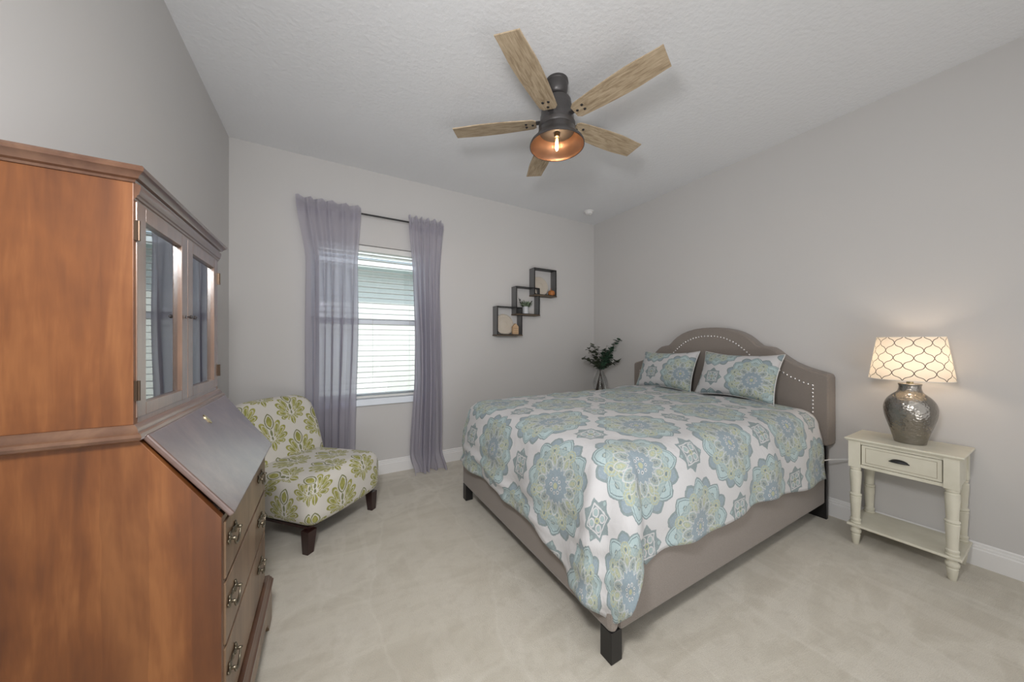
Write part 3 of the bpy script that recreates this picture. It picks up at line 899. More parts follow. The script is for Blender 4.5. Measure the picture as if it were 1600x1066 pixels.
# lower case
sp = [(SX0, 0.03), (SXL, 0.03), (SXL, 0.79), (-0.392, 1.018), (SX0, 1.018)]
obj('side_panel', MB().poly([(x, SY0, z) for x, z in sp], (0, 0.022, 0)), M_CHERRY, des, bevel=0.0012)
obj('side_panel', MB().poly([(x, SY1-0.022, z) for x, z in sp], (0, 0.022, 0)), M_CHERRY, des, bevel=0.0012)
obj('case_body', MB().poly([(x, SY0+0.022, z) for x, z in [(SX0+0.012, 0.10), (SXL-0.012, 0.10), (SXL-0.012, 0.775), (-0.402, 1.0), (SX0+0.012, 1.0)]], (0, SY1-SY0-0.044, 0)), M_CHERRY_DARK, des)
rails = MB()
for z0, z1 in ((0.768, 0.785), (0.602, 0.610), (0.424, 0.432), (0.205, 0.213)):
    rails.box(SXL-0.03, SXL-0.0005, SY0+0.022, SY1-0.022, z0, z1)
obj('drawer_rails', rails, M_DRAWER, des)
# slanted lid
dx, dz = (-0.232 - -0.392), (0.790 - 1.018)
ln = math.hypot(dx, dz); ux, uz = dx/ln, dz/ln; nx, nz = -uz, ux
def lp(s, t): return (-0.392 + ux*s + nx*t, 1.018 + uz*s + nz*t)
lid = MB().poly([(lp(0.0, 0.004)[0], SY0+0.004, lp(0, 0.004)[1]), (lp(0.0, 0.018)[0], SY0+0.004, lp(0, 0.018)[1]), (lp(ln+0.008, 0.018)[0], SY0+0.004, lp(ln+0.008, 0.018)[1]), (lp(ln+0.008, 0.004)[0], SY0+0.004, lp(ln+0.008, 0.004)[1])], (0, SY1-SY0-0.002, 0))
lo = obj('writing_lid', lid, M_CHERRY_LID, des, bevel=0.004)
ex, ez = lp(0.045, 0.018)
em = MB().lathe([(0.0, 0.0), (0.011, 0.0), (0.011, 0.0025), (0.0, 0.003)], 20, (0, 0, 0), cap=False)
for v_ in em.bm.verts:
    v_.co = Vector((v_.co.x * 1.7, v_.co.y * 0.75, v_.co.z))
Mr = Matrix(((ux, 0, nx), (0, 1, 0), (uz, 0, nz)))
for v_ in em.bm.verts:
    v_.co = Mr @ v_.co + Vector((ex, 1.47, ez))
obj('keyhole_plate', em, M_BRIGHTBRASS, lo, smooth=40)

def pull_mesh():
    """ornate bail pull in the YZ plane, facing +X"""
    mb = MB()
    def ell(cy, cz, ry, rz, t=0.003):
        mb.lathe([(1, 0), (1, t)], 14, (0, 0, 0))
        for v_ in mb.bm.verts[-28:]:
            pass
    for s in (-1, 1):
        mb.ball((0.004, s*0.034, 0.006), (0.004, 0.011, 0.010), 12, 8)
        mb.ball((0.003, s*0.034, 0.018), (0.003, 0.007, 0.006), 10, 6)
        mb.ball((0.003, s*0.046, 0.004), (0.003, 0.007, 0.005), 10, 6)
        mb.ball((0.003, s*0.022, 0.008), (0.003, 0.008, 0.005), 10, 6)
        mb.ball((0.003, s*0.034, -0.006), (0.003, 0.006, 0.006), 10, 6)
        mb.ball((0.012, s*0.034, 0.004), (0.008, 0.0045, 0.0045), 10, 6)
        mb.tube([(0.003, s*0.020, 0.010), (0.004, s*0.010, 0.016), (0.004, 0, 0.012)], 0.002, 6)
    mb.tube([(0.014, -0.034 + 0.068*k/12, 0.002 - 0.027*math.sin(PI*k/12)**0.6) for k in range(13)], lambda q: 0.0022 + 0.0014*math.sin(PI*q), 8)
    mb.ball((0.004, 0, 0.012), (0.003, 0.007, 0.009), 10, 6)
    return mb
for z0, z1, zh in ((0.612, 0.766, 0.703), (0.434, 0.600, 0.528), (0.215, 0.422, 0.342)):
    dr = obj('drawer', MB().box(SXL-0.018, SXL+0.004, SY0+0.026, SY1-0.026, z0, z1), M_DRAWER, des, bevel=0.002)
    for yy in (1.205, 1.652):
        pm = pull_mesh()
        for v_ in pm.bm.verts: v_.co = v_.co * 1.0 + Vector((SXL+0.004, yy, zh))
        obj('handle', pm, M_BRASS, dr, smooth=60)
# plinth with bracket feet
PP = [(-0.02, 0.168), (0.020, 0.168), (0.020, 0.176), (0.016, 0.180), (0.013, 0.190), (0.008, 0.196), (0.006, 0.204), (-0.02, 0.204)]
obj('base_moulding', mitred(None, PP, [(SX0, SY0), (SXL+0.01, SY0), (SXL+0.01, SY1), (SX0, SY1)]), M_MOULD_F, des, smooth=30)
ya, yb = SY0-0.014, SY1+0.014
cut = [(ya, 0.168), (ya, 0.0), (ya+0.075, 0.0), (ya+0.085, 0.02), (ya+0.105, 0.035), (ya+0.110, 0.052), (ya+0.135, 0.060), (ya+0.16, 0.075),
       (yb-0.16, 0.075), (yb-0.135, 0.060), (yb-0.110, 0.052), (yb-0.105, 0.035), (yb-0.085, 0.02), (yb-0.075, 0.0), (yb, 0.0), (yb, 0.168)]
obj('plinth_front', MB().poly([(SXL+0.006, y, z) for y, z in cut], (0.018, 0, 0)), M_DRAWER, des, bevel=0.001)
xa = SX0; xb = SXL+0.006
cs = [(xb, 0.168), (xb, 0.0), (xb-0.075, 0.0), (xb-0.09, 0.03), (xb-0.13, 0.06), (xa+0.10, 0.06), (xa+0.07, 0.03), (xa+0.06, 0.0), (xa, 0), (xa, 0.168)]
for yy in (SY0-0.014, SY1-0.004):
    obj('plinth_side', MB().poly([(x, yy, z) for x, z in cs], (0, 0.018, 0)), M_CHERRY, des, bevel=0.001)

# ------------------------------------------------------------------ slipper chair
CA = math.atan2(0.43, 0.45)          # direction of the front edge
CW, CD = 0.62, 0.70
# local frame: +x along the front edge (to the right), -y towards the front
ax = Vector((math.cos(math.radians(43.3)), math.sin(math.radians(43.3))))
nf_ = Vector((ax.y, -ax.x))          # facing
fc = Vector((0.137, 2.424))          # middle of the front edge
cc = fc - nf_ * CD / 2
chair = thing('slipper_chair', 'armless slipper chair in cream fabric with olive leaf motifs', 'chair', (cc.x, cc.y, 0), math.radians(43.3))
def rounded_block(x0, x1, y0, y1, z0, z1, r, nx_=18, ny_=18, nz_=10, shape=None, uvoff=(0, 0), edge_r=None):
    """superellipsoid-edged block with box-projected uv in metres"""
    mb = MB()
    bm = mb.bm
    lay = bm.loops.layers.uv.verify()
    cx_, cy_, cz_ = (x0+x1)/2, (y0+y1)/2, (z0+z1)/2
    hx, hy, hz = (x1-x0)/2, (y1-y0)/2, (z1-z0)/2
    cache = {}
    def V(i, j, k):
        key = (i, j, k)
        if key in cache: return cache[key]
        p = Vector((hx*(2*i/nx_-1), hy*(2*j/ny_-1), hz*(2*k/nz_-1)))
        rr = min(r, hx, hy, hz)
        c = Vector((max(-hx+rr, min(hx-rr, p.x)), max(-hy+rr, min(hy-rr, p.y)), max(-hz+rr, min(hz-rr, p.z))))
        d = p - c
        if d.length > 1e-9:
            m_ = max(abs(d.x), abs(d.y), abs(d.z))
            d = d.normalized() * m_
            p = c + d
        q = p + Vector((cx_, cy_, cz_))
        if shape: q = Vector(shape(q))
        v = bm.verts.new(q); cache[key] = v
        return v
    def F(ids, ax_):
        vs = [V(*t) for t in ids]
        try: f = bm.faces.new(vs)
        except ValueError: return
        for l, t in zip(f.loops, ids):
            q = Vector((hx*(2*t[0]/nx_-1), hy*(2*t[1]/ny_-1), hz*(2*t[2]/nz_-1))) + Vector((cx_, cy_, cz_))
            if ax_ == 'z': uv = (q.x, q.y - (y0 - z1) )
            elif ax_ == 'y': uv = (q.x, q.z)
            else: uv = (q.y + 0.07, q.z)
            l[lay].uv = (uv[0] + uvoff[0], uv[1] + uvoff[1])
    for i in range(nx_):
        for j in range(ny_):
            F([(i,j,0),(i,j+1,0),(i+1,j+1,0),(i+1,j,0)], 'z'); F([(i,j,nz_),(i+1,j,nz_),(i+1,j+1,nz_),(i,j+1,nz_)], 'z')
    for i in range(nx_):
        for k in range(nz_):
            F([(i,0,k),(i+1,0,k),(i+1,0,k+1),(i,0,k+1)], 'y'); F([(i,ny_,k),(i,ny_,k+1),(i+1,ny_,k+1),(i+1,ny_,k)], 'y')
    for j in range(ny_):
        for k in range(nz_):
            F([(0,j,k),(0,j,k+1),(0,j+1,k+1),(0,j+1,k)], 'x'); F([(nx_,j,k),(nx_,j+1,k),(nx_,j+1,k+1),(nx_,j,k+1)], 'x')
    return mb
yf = -CD/2
def seat_shape(q):
    x, y, z = q
    s = (y - yf) / CD
    t = (z - 0.15) / 0.28
    if t > 0.4:      # dome and slight fall to the back
        k = (t - 0.4) / 0.6
        z += k * (0.022 * (1 - (x / 0.33) ** 2) - 0.02 * s)
        z -= k * 0.045 * max(0, (abs(x) - 0.22) / 0.10) ** 2 * 0.5
    # front edge bows forward, bulges mid height
    y -= (1 - s) * 0.030 * (1 - (x / 0.32) ** 2) * (1 if s < 0.5 else 0)
    x *= 1 + 0.03 * math.sin(PI * min(1, max(0, t)))
    return (x, y, z)
seat = obj('seat', rounded_block(-0.305, 0.305, yf, yf+0.60, 0.152, 0.44, 0.075, 24, 24, 12, seat_shape, (0.09, 0.02)), M_DAMASK, chair, smooth=60, local=True)
def back_shape(q):
    x, y, z = q
    t = (z - 0.30) / 0.55
    y += 0.16 * t + 0.03 * t * t            # rake
    y -= 0.02 * (abs(x) / 0.3) ** 2 * t     # gentle wrap
    k = max(0, (t - 0.75) / 0.25)
    z += 0.012 * (1 - (x / 0.3) ** 2) * k
    x *= 1 - 0.05 * max(0, t - 0.55) * 2 + 0.0
    # rounded top corners
    if k > 0: z -= 0.055 * k * max(0, (abs(x) - 0.17) / 0.12) ** 2
    return (x, y, z)
obj('backrest', rounded_block(-0.30, 0.30, 0.135, 0.255, 0.22, 0.835, 0.052, 24, 8, 24, back_shape, (0.09+0.18, 0.10)), M_DAMASK, chair, smooth=60, local=True)
obj('seat_base', MB().box(-0.27, 0.27, yf+0.05, yf+0.58, 0.140, 0.156), M_ESPRESSO, chair, local=True)
for sx_, sy_ in ((-1, 1), (1, 1), (-1, -1), (1, -1)):
    lg = MB()
    x1_ = sx_*0.262; y1_ = (yf + 0.055) if sy_ > 0 else (yf + 0.52)
    t, bt = 0.030, 0.021
    top = [(x1_-t, y1_-t, 0.138), (x1_+t, y1_-t, 0.138), (x1_+t, y1_+t, 0.138), (x1_-t, y1_+t, 0.138)]
    ox = sx_ * 0.006; oy = 0 if sy_ > 0 else 0.03
    bot = [(x1_-bt+ox, y1_-bt+oy, 0), (x1_+bt+ox, y1_-bt+oy, 0), (x1_+bt+ox, y1_+bt+oy, 0), (x1_-bt+ox, y1_+bt+oy, 0)]
    tv = [lg.bm.verts.new(p) for p in top]; bv = [lg.bm.verts.new(p) for p in bot]
    lg.bm.faces.new(tv); lg.bm.faces.new(bv[::-1])
    for i in range(4):
        j = (i+1) % 4; lg.bm.faces.new((bv[i], bv[j], tv[j], tv[i]))
    obj('leg', lg, M_ESPRESSO, chair, local=True, bevel=0.002)

# ------------------------------------------------------------------ bed
BX0, BX1, BY0, BY1 = 0.95, 3.05, 0.895, 2.475
BZ = 0.12
bed = thing('bed', 'queen bed frame upholstered in taupe linen with arched studded headboard', 'bed', ((BX0+BX1)/2, (BY0+BY1)/2, 0))
t = 0.05
obj('side_rail', MB().box(BX0+t, BX1-0.005, BY0, BY0+t, BZ, 0.40), M_LINEN, bed, bevel=0.012)
obj('side_rail', MB().box(BX0+t, BX1-0.005, BY1-t, BY1, BZ, 0.40), M_LINEN, bed, bevel=0.012)
obj('foot_rail', MB().box(BX0, BX0+t, BY0, BY1, BZ, 0.385), M_LINEN, bed, bevel=0.022)
obj('slat_deck', MB().box(BX0+t, BX1, BY0+t, BY1-t, 0.30, 0.33), M_BLACKWOOD, bed)
for lx_, ly_ in ((BX0+0.035, BY0+0.035), (BX0+0.035, BY1-0.035), (2.0, BY1-0.05)):
    obj('leg', MB().poly([(lx_-0.03, ly_-0.03, BZ+0.004), (lx_+0.03, ly_-0.03, BZ+0.004), (lx_+0.03, ly_+0.03, BZ+0.004), (lx_-0.03, ly_+0.03, BZ+0.004)], (0, 0, -BZ-0.004)), M_BLACKWOOD, bed, bevel=0.003)
# headboard outline
HC = 1.705
half = [(0.0, 1.392), (0.06, 1.391), (0.13, 1.383), (0.20, 1.366), (0.26, 1.342), (0.31, 1.312), (0.345, 1.283), (0.375, 1.252), (0.395, 1.234), (0.415, 1.226), (0.45, 1.222), (0.485, 1.213),
        (0.515, 1.193), (0.545, 1.165), (0.58, 1.135), (0.62, 1.106), (0.66, 1.084), (0.70, 1.067), (0.74, 1.053), (0.78, 1.041), (0.81, 1.032), (0.826, 1.022), (0.832, 1.005), (0.833, 0.85), (0.833, 0.70), (0.833, 0.56), (0.830, 0.535), (0.818, 0.522), (0.80, 0.520)]
out_ = [(HC - a, z) for a, z in half]                   # near side (small Y)
out_ += [(HC + a, z) for a, z in half[::-1][:-1]]
hb = MB()
cen = (HC, 0.90)
levels = [(0.0, 0.070), (-0.004, 0.080), (0.0, 0.0), ]
ar_ = sum(out_[i-1][0]*out_[i][1] - out_[i][0]*out_[i-1][1] for i in range(len(out_)))
ORI = 1 if ar_ > 0 else -1
def ring(ins, x):
    vs = []
    n = len(out_)
    for i, (y, z) in enumerate(out_):
        a = Vector(out_[i-1]); b_ = Vector(out_[(i+1) % n])
        d = (b_ - a).normalized(); nrm = Vector((d.y, -d.x))
        nrm = nrm * ORI
        vs.append(hb.bm.verts.new((x, y - nrm.x*ins, z - nrm.y*ins)))
    return vs
XH = 3.045
prof_ = [(0.004, 3.162), (0.0, 3.155), (0.0, 3.075), (0.004, 3.055), (0.014, XH+0.002), (0.03, XH)]
prof_ = [(0.004, 3.162), (0.0, 3.155), (0.0, 3.078), (0.002, 3.062), (0.006, 3.052), (0.014, XH)]
R_ = [ring(a, x) for a, x in prof_]
for k in range(len(R_)-1):
    n = len(out_)
    for i in range(n):
        j = (i+1) % n
        hb.bm.faces.new((R_[k][i], R_[k][j], R_[k+1][j], R_[k+1][i]))
NN = len(out_); nh2 = len(half)
for RR in (R_[0], R_[-1]):
    cp_ = [hb.bm.verts.new(v.co) for v in RR]
    for i in range(nh2 - 1):
        q = [cp_[i], cp_[i+1], cp_[(NN-i-1) % NN], cp_[(NN-i) % NN]]
        if i == 0: q = [cp_[0], cp_[1], cp_[NN-1]]
        hb.bm.faces.new(q)
head = obj('headboard', hb, M_LINEN, bed, smooth=14)
# nail heads along the inset line
nh_ = [(0.743, 0.56), (0.743, 0.945), (0.70, 0.955), (0.607, 0.997), (0.52, 1.055), (0.46, 1.108), (0.428, 1.123), (0.369, 1.123), (0.335, 1.155), (0.298, 1.193), (0.223, 1.254), (0.14, 1.293), (0.063, 1.310), (0, 1.313)]
def along(pl, step):
    res = []; acc = 0; prev = Vector(pl[0]); res.append(prev.copy())
    for q in pl[1:]:
        q = Vector(q); d = (q - prev).length
        while acc + d >= step:
            prev = prev + (q - prev).normalized() * (step - acc); res.append(prev.copy()); d = (q - prev).length; acc = 0
        acc += d; prev = q
    return res
nm = MB()
for a, z in along(nh_, 0.0275):
    for s in (-1, 1):
        nm.ball((XH-0.001, HC + s*a, z), (0.0055, 0.008, 0.008), 12, 7)
obj('nailhead_trim', nm, M_NAIL, head, smooth=60)
for ya_, yb_ in ((BY0+0.0, BY0+0.11), (BY1-0.11, BY1)):
    obj('headboard_leg', MB().box(3.07, 3.10, ya_, yb_, 0.0, 0.53), M_BLACKWOOD, bed, bevel=0.002)

mt = MB()
mat_ = rounded_block(BX0+0.06, BX1-0.02, BY0+0.06, BY1-0.06, 0.332, 0.715, 0.06, 20, 20, 8)
matt = obj('mattress', mat_, M_MATT, None, smooth=60)
tag(matt, 'white mattress lying under the medallion duvet', 'mattress')

# duvet ------------------------------------------------------------
DT = 0.790
ix0, iy0, iy1 = 1.075, 1.000, 2.370     # inner edge of the flat top
rc = 0.05
headX = 2.93
def perim():
    """U path from the far head end round the foot to the near head end: (x, y, nx, ny, s)"""
    pts = []
    def add(x, y, nx_, ny_): pts.append((x, y, nx_, ny_))
    n = 74
    for i in range(n): add(headX + (ix0+rc - headX) * i / n, iy1, 0, 1)
    m = 16
    for i in range(m):
        a = PI/2 + (PI/2) * i / m
        add(ix0+rc + rc*math.cos(a), iy1-rc + rc*math.sin(a), math.cos(a), math.sin(a))
    n2 = 54
    for i in range(n2): add(ix0, iy1-rc + (iy0+rc - (iy1-rc)) * i / n2, -1, 0)
    m2 = 30
    for i in range(m2):
        a = PI + (PI/2) * i / m2
        add(ix0+rc + rc*math.cos(a), iy0+rc + rc*math.sin(a), math.cos(a), math.sin(a))
    for i in range(n + 1): add(ix0+rc + (headX - ix0 - rc) * i / n, iy0, 0, -1)
    return pts
PR = perim(); NP = len(PR)
def hemz(x, y, nx_, ny_):
    base = 0.335
    if ny_ < -0.5 and x > ix0 + rc:
        base = 0.375 - 0.055 * fsm(2.2, 2.9, x) + 0.012 * math.sin(x * 7)
    a_ = math.atan2(-ny_, -nx_) / (PI/2)          # 0 foot side, 1 near side
    if ny_ > 0.01: z = base
    elif ny_ == 0: z = base - (base - 0.235) * (1 - min(1, (y - iy0 - rc) / 0.36)) ** 1.3 if y < iy0 + rc + 0.36 else base
    elif ny_ > -0.999: z = 0.235 - 0.070 * fsm(0.0, 0.5, a_) + 0.20 * fsm(0.48, 0.85, a_)
    else: z = 0.350 + (base - 0.350) * fsm(-0.02, 0.16, x - ix0 - rc)
    if ny_ == 0 and nx_ < 0: z += 0.010 * math.sin(y * 11)
    return z
def topz(x, y):
    e = min(y - iy0, iy1 - y, x - ix0)
    z = DT + 0.022 * fsm(-0.02, 0.35, e)
    z += 0.016 * (noise.noise(Vector((x*3.1, y*3.1, 0.3)))) + 0.012 * noise.noise(Vector((x*8, y*8, 2.1)))
    return z
YC = (iy0 + iy1) / 2; XS = ix0 + 0.66
NW, NL = 26, 34
def duv(i, j):
    """point and uv at perimeter index i, ring j"""
    i = min(i, NP - 1)
    x, y, nx_, ny_ = PR[i]
    if j <= NW:
        w = j / NW
        sx_ = max(x, XS); sx_ = x if x > XS else XS
        X_ = sx_ + (x - sx_) * w; Y_ = YC + (y - YC) * w
        return Vector((X_, Y_, topz(X_, Y_))), (X_, Y_)
    q = (j - NW) / NL
    z0 = topz(x, y)
    hz_ = hemz(x, y, nx_, ny_)
    R0 = 0.11
    total = (PI/2) * R0 + (z0 - R0 - hz_)
    Lq = q * total
    arc = (PI/2) * R0
    if Lq < arc:
        a = Lq / R0
        o_ = R0 * math.sin(a); z = z0 - R0 * (1 - math.cos(a))
    else:
        rest = Lq - arc
        o_ = R0 + rest * 0.11; z = z0 - R0 - rest
        o_ += 0.012 * math.sin(min(1, rest / 0.25) * PI)
    k = min(1, Lq / 0.3)
    # soft folds down the skirt
    s_al = x * abs(ny_) + y * abs(nx_)
    fold = 0.012 * k * noise.noise(Vector((x*5.5, y*5.5, 5 + z*0.8))) + 0.010 * k * math.sin(s_al * 15 + 1.5 * noise.noise(Vector((x*2, y*2, 0))))
    cz = fsm(0.40, 0.05, math.hypot(max(0, x - ix0 - rc), max(0, y - iy0 - rc)))
    ang = math.atan2(-ny_, -nx_)
    fold += cz * k * 0.018 * math.sin(ang * 7.0 + 0.6)
    diag = max(0.0, nx_ * ny_ * 2)
    o_ += fold + diag * 0.034 * k * fsm(0.16, 0.30, z)
    if nx_ < 0: o_ += 0.022 * k * (-nx_)
    # a gathered, lapped crease low on the foot side
    if nx_ < -0.99:
        o_ += 0.016 * k * math.exp(-((z - 0.40 - 0.10 * (y - 1.6) ) / 0.022) ** 2) * fsm(1.1, 1.3, y) * fsm(2.4, 2.1, y)
    if nx_ < -0.5 and z < 0.62: o_ += 0.022 * fsm(0.62, 0.45, z) * noise.noise(Vector((3.1, y*7 + z*5, z*13)))
    # puff: quilt bulges between crease lines
    o_ = max(o_, 0.0)
    px, py = x + nx_ * o_, y + ny_ * o_
    return Vector((px, py, z)), (x + nx_ * Lq, y + ny_ * Lq)
cacheD = {}
def D(i, j):
    if (i, j) not in cacheD: cacheD[(i, j)] = duv(i, j)
    return cacheD[(i, j)]
dm = MB()
dm.grid(lambda i, j: D(i, j)[0], NP, NW + NL + 1, lambda i, j: (D(i, j)[1][0] - 1.475, D(i, j)[1][1] - 1.21))
bmesh.ops.remove_doubles(dm.bm, verts=dm.bm.verts[:], dist=0.0004)
duvet = obj('duvet', dm, M_MEDAL, None, smooth=180)
md = duvet.modifiers.new('thick', 'SOLIDIFY'); md.thickness = 0.016; md.offset = -1
tag(duvet, 'puffy white duvet printed with large teal and olive medallions, draped over the bed', 'duvet')

# pillows ----------------------------------------------------------
def pillow(label, yc, uvc, seed, tilt=0.0, lean=24):
    W, Hh, T = 0.585, 0.40, 0.085
    mb = MB(); n = 30
    lay = mb.bm.loops.layers.uv.verify()
    grids = []
    rr = random.Random(seed)
    for side in (1, -1):
        vs = []
        for i in range(n + 1):
            row = []
            for j in range(n + 1):
                u = 2*i/n - 1; v = 2*j/n - 1
                e = max(0.0, (1 - abs(u)**2.6) * (1 - abs(v)**2.6))
                th = T * e ** 0.5
                pin = 1 - 0.055 * (1 - v*v) * 0 - 0.05 * (1 - abs(u)**2) * abs(v)**3
                px = W/2 * u * (1 - 0.07 * (1 - v*v) * abs(u)**2)
                pz = Hh/2 * v * (1 - 0.16 * (1 - u*u) * abs(v)**2)
                th += 0.006 * e * noise.noise(Vector((px*9 + seed, pz*9, side)))
                if abs(u) > 0.999 or abs(v) > 0.999: th = 0.002
                row.append((mb.bm.verts.new((px, -side*th, pz)), (px, pz)))
            vs.append(row)
        grids.append(vs)
        for i in range(n):
            for j in range(n):
                q = [vs[i][j], vs[i+1][j], vs[i+1][j+1], vs[i][j+1]]
                if side < 0: q = q[::-1]
                f = mb.bm.faces.new([a[0] for a in q])
                for l, a in zip(f.loops, q): l[lay].uv = ((-a[1][0] + uvc[0]) * 1.15, (a[1][1] + uvc[1]) * 1.15)
    bmesh.ops.remove_doubles(mb.bm, verts=mb.bm.verts[:], dist=0.0045)
    # local: x width, y thickness (front -y), z height; turn to face -X and lean on the headboard
    M = Matrix.Translation((2.885, yc, 0.985)) @ Matrix.Rotation(math.radians(-90), 4, 'Z') @ Matrix.Rotation(math.radians(-lean), 4, 'X') @ Matrix.Rotation(tilt, 4, 'Y')
    th_ = thing('pillow', label, 'pillow', (2.885, yc, 0.79))
    for v in mb.bm.verts: v.co = M @ v.co
    o = obj('sham', mb, M_MEDAL, th_, smooth=180)
    # piping edge
    ed = []
    for k in range(n): ed.append((2*k/n-1, -1))
    for k in range(n): ed.append((1, 2*k/n-1))
    for k in range(n): ed.append((1-2*k/n, 1))
    for k in range(n): ed.append((-1, 1-2*k/n))
    pts = []
    for u, v in ed:
        px = W/2 * u * (1 - 0.07 * (1 - v*v) * abs(u)**2); pz = Hh/2 * v * (1 - 0.16 * (1 - u*u) * abs(v)**2)
        pts.append(M @ Vector((px, 0, pz)))
    obj('edge_piping', MB().tube(pts, 0.0035, 6, closed=True), M_MATT, o, smooth=80)
    return th_
pillow('medallion printed pillow nearer the lamp, leaning on the headboard', 1.39, (0.15, 0.05), 1, 0.02)
pillow('medallion printed pillow farther from the lamp, toward the corner plant', 2.02, (0.20, 0.05), 5, -0.02)

# ------------------------------------------------------------------ nightstand
def nightstand(label, x0, y0):
    """x0 = front edge, y0 = smaller-Y edge of the top"""
    TX, TY, TZ = 0.34, 0.445, 0.66
    t_ = thing('nightstand', label, 'nightstand', (x0+TX/2, y0+TY/2, 0))
    x1, y1 = x0+TX, y0+TY
    obj('tabletop', MB().mould([(x0+0.008, y0+0.008), (x0+0.008, y1-0.008), (x1-0.008, y1-0.008), (x1-0.008, y0+0.008)],
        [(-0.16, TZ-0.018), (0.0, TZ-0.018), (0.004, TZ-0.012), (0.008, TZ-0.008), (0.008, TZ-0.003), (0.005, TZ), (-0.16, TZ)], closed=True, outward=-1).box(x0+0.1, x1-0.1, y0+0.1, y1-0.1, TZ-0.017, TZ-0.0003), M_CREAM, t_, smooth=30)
    pts = []
    px, py = x0+0.038, y0+0.042
    qx_, qy_ = x1-0.038, y1-0.042
    zb = 0.482
    legp = [(0.013, 0.0), (0.015, 0.004), (0.021, 0.055), (0.0215, 0.062), (0.018, 0.066), (0.024, 0.074), (0.026, 0.084), (0.024, 0.094), (0.019, 0.098), (0.019, 0.104), (0.024, 0.108), (0.026, 0.114)]
    legu = [(0.022, 0.128), (0.025, 0.132), (0.025, 0.138), (0.020, 0.141), (0.024, 0.148), (0.0245, 0.158), (0.020, 0.163), (0.021, 0.20), (0.0255, 0.290), (0.026, 0.296), (0.0215, 0.300), (0.027, 0.306), (0.027, 0.313), (0.021, 0.318), (0.0225, 0.35), (0.0265, 0.430), (0.026, 0.455), (0.021, 0.462), (0.024, 0.466), (0.025, 0.474), (0.022, zb)]
    for lx_ in (px, qx_):
        for ly_ in (py, qy_):
            mb = MB().lathe(legp + legu, 24, (lx_, ly_, 0))
            mb.box(lx_-0.026, lx_+0.026, ly_-0.026, ly_+0.026, zb-0.001, TZ-0.0185)
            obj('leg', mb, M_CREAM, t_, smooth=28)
    ap = MB()
    ap.box(px-0.020, px-0.006, py+0.026, qy_-0.026, zb+0.002, zb+0.020).box(px-0.020, px-0.006, py+0.026, qy_-0.026, TZ-0.034, TZ-0.0185)
    ap.box(px+0.026, qx_-0.026, py-0.020, py-0.006, zb+0.004, TZ-0.0185).box(px+0.026, qx_-0.026, qy_+0.006, qy_+0.020, zb+0.004, TZ-0.0185)
    ap.box(qx_+0.006, qx_+0.020, py+0.026, qy_-0.026, zb+0.004, TZ-0.0185)
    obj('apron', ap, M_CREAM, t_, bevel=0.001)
    dy0, dy1, dz0, dz1 = py+0.030, qy_-0.030, zb+0.023, TZ-0.037
    dm_ = MB().box(px-0.018, px+0.20, dy0, dy1, dz0, dz1)
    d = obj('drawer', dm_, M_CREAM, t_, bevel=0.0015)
    gz = MB()
    for (a, b_, c, e) in ((dy0+0.016, dy1-0.016, dz0+0.014, dz0+0.016), (dy0+0.016, dy1-0.016, dz1-0.016, dz1-0.014)):
        gz.box(px-0.0186, px-0.0175, a, b_, c, e)
    for a in (dy0+0.016, dy1-0.018): gz.box(px-0.0186, px-0.0175, a, a+0.002, dz0+0.014, dz1-0.014)
    obj('glaze_line', gz, M_GLAZE, d, label='brown glaze line around the drawer panel')
    # cup pull
    cy_, cz_ = (dy0+dy1)/2, (dz0+dz1)/2 + 0.004
    cp = MB()
    nu_, nv_ = 17, 8
    def cup(i, j):
        a = PI * i / (nu_-1); b2 = (PI/2) * j / (nv_-1)
        yy = -0.036 * math.cos(a)
        zz = 0.019 * math.sin(a) * math.cos(b2) 
        xx = 0.020 * math.sin(a) ** 0.8 * math.sin(b2)
        return (px-0.018-xx-0.0008, cy_+yy, cz_-0.007+zz)
    cp.grid(cup, nu_, nv_)
    cp.box(px-0.0205, px-0.0178, cy_-0.039, cy_+0.039, cz_-0.010, cz_-0.004)
    h = obj('handle', cp, M_BLACKMETAL, d, smooth=60, label='dark metal cup pull')
    hm = h.modifiers.new('thick', 'SOLIDIFY'); hm.thickness = 0.0015
    obj('shelf', MB().box(x0+0.008, x1-0.008, y0+0.008, y1-0.008, 0.114, 0.128), M_CREAM, t_, bevel=0.003)
    return t_
nightstand('cream nightstand with one drawer right of the bed, holding the lit lamp', 2.83, 0.297)
nightstand('cream nightstand in the corner beyond the bed, under the glass vase', 2.82, 2.63)

# ------------------------------------------------------------------ table lamp
LX, LY, LZ = 3.0, 0.505, 0.6602
lamp = thing('table_lamp', 'hammered silver urn lamp with trellis patterned drum shade, lit', 'lamp', (LX, LY, LZ))
bp = [(0.0, 0.0), (0.060, 0.0), (0.063, 0.004), (0.068, 0.03), (0.080, 0.075), (0.093, 0.120), (0.102, 0.158), (0.1055, 0.190), (0.104, 0.215), (0.097, 0.242), (0.083, 0.266), (0.064, 0.286), (0.051, 0.300), (0.045, 0.318), (0.044, 0.335), (0.047, 0.346), (0.045, 0.350), (0.0, 0.350)]
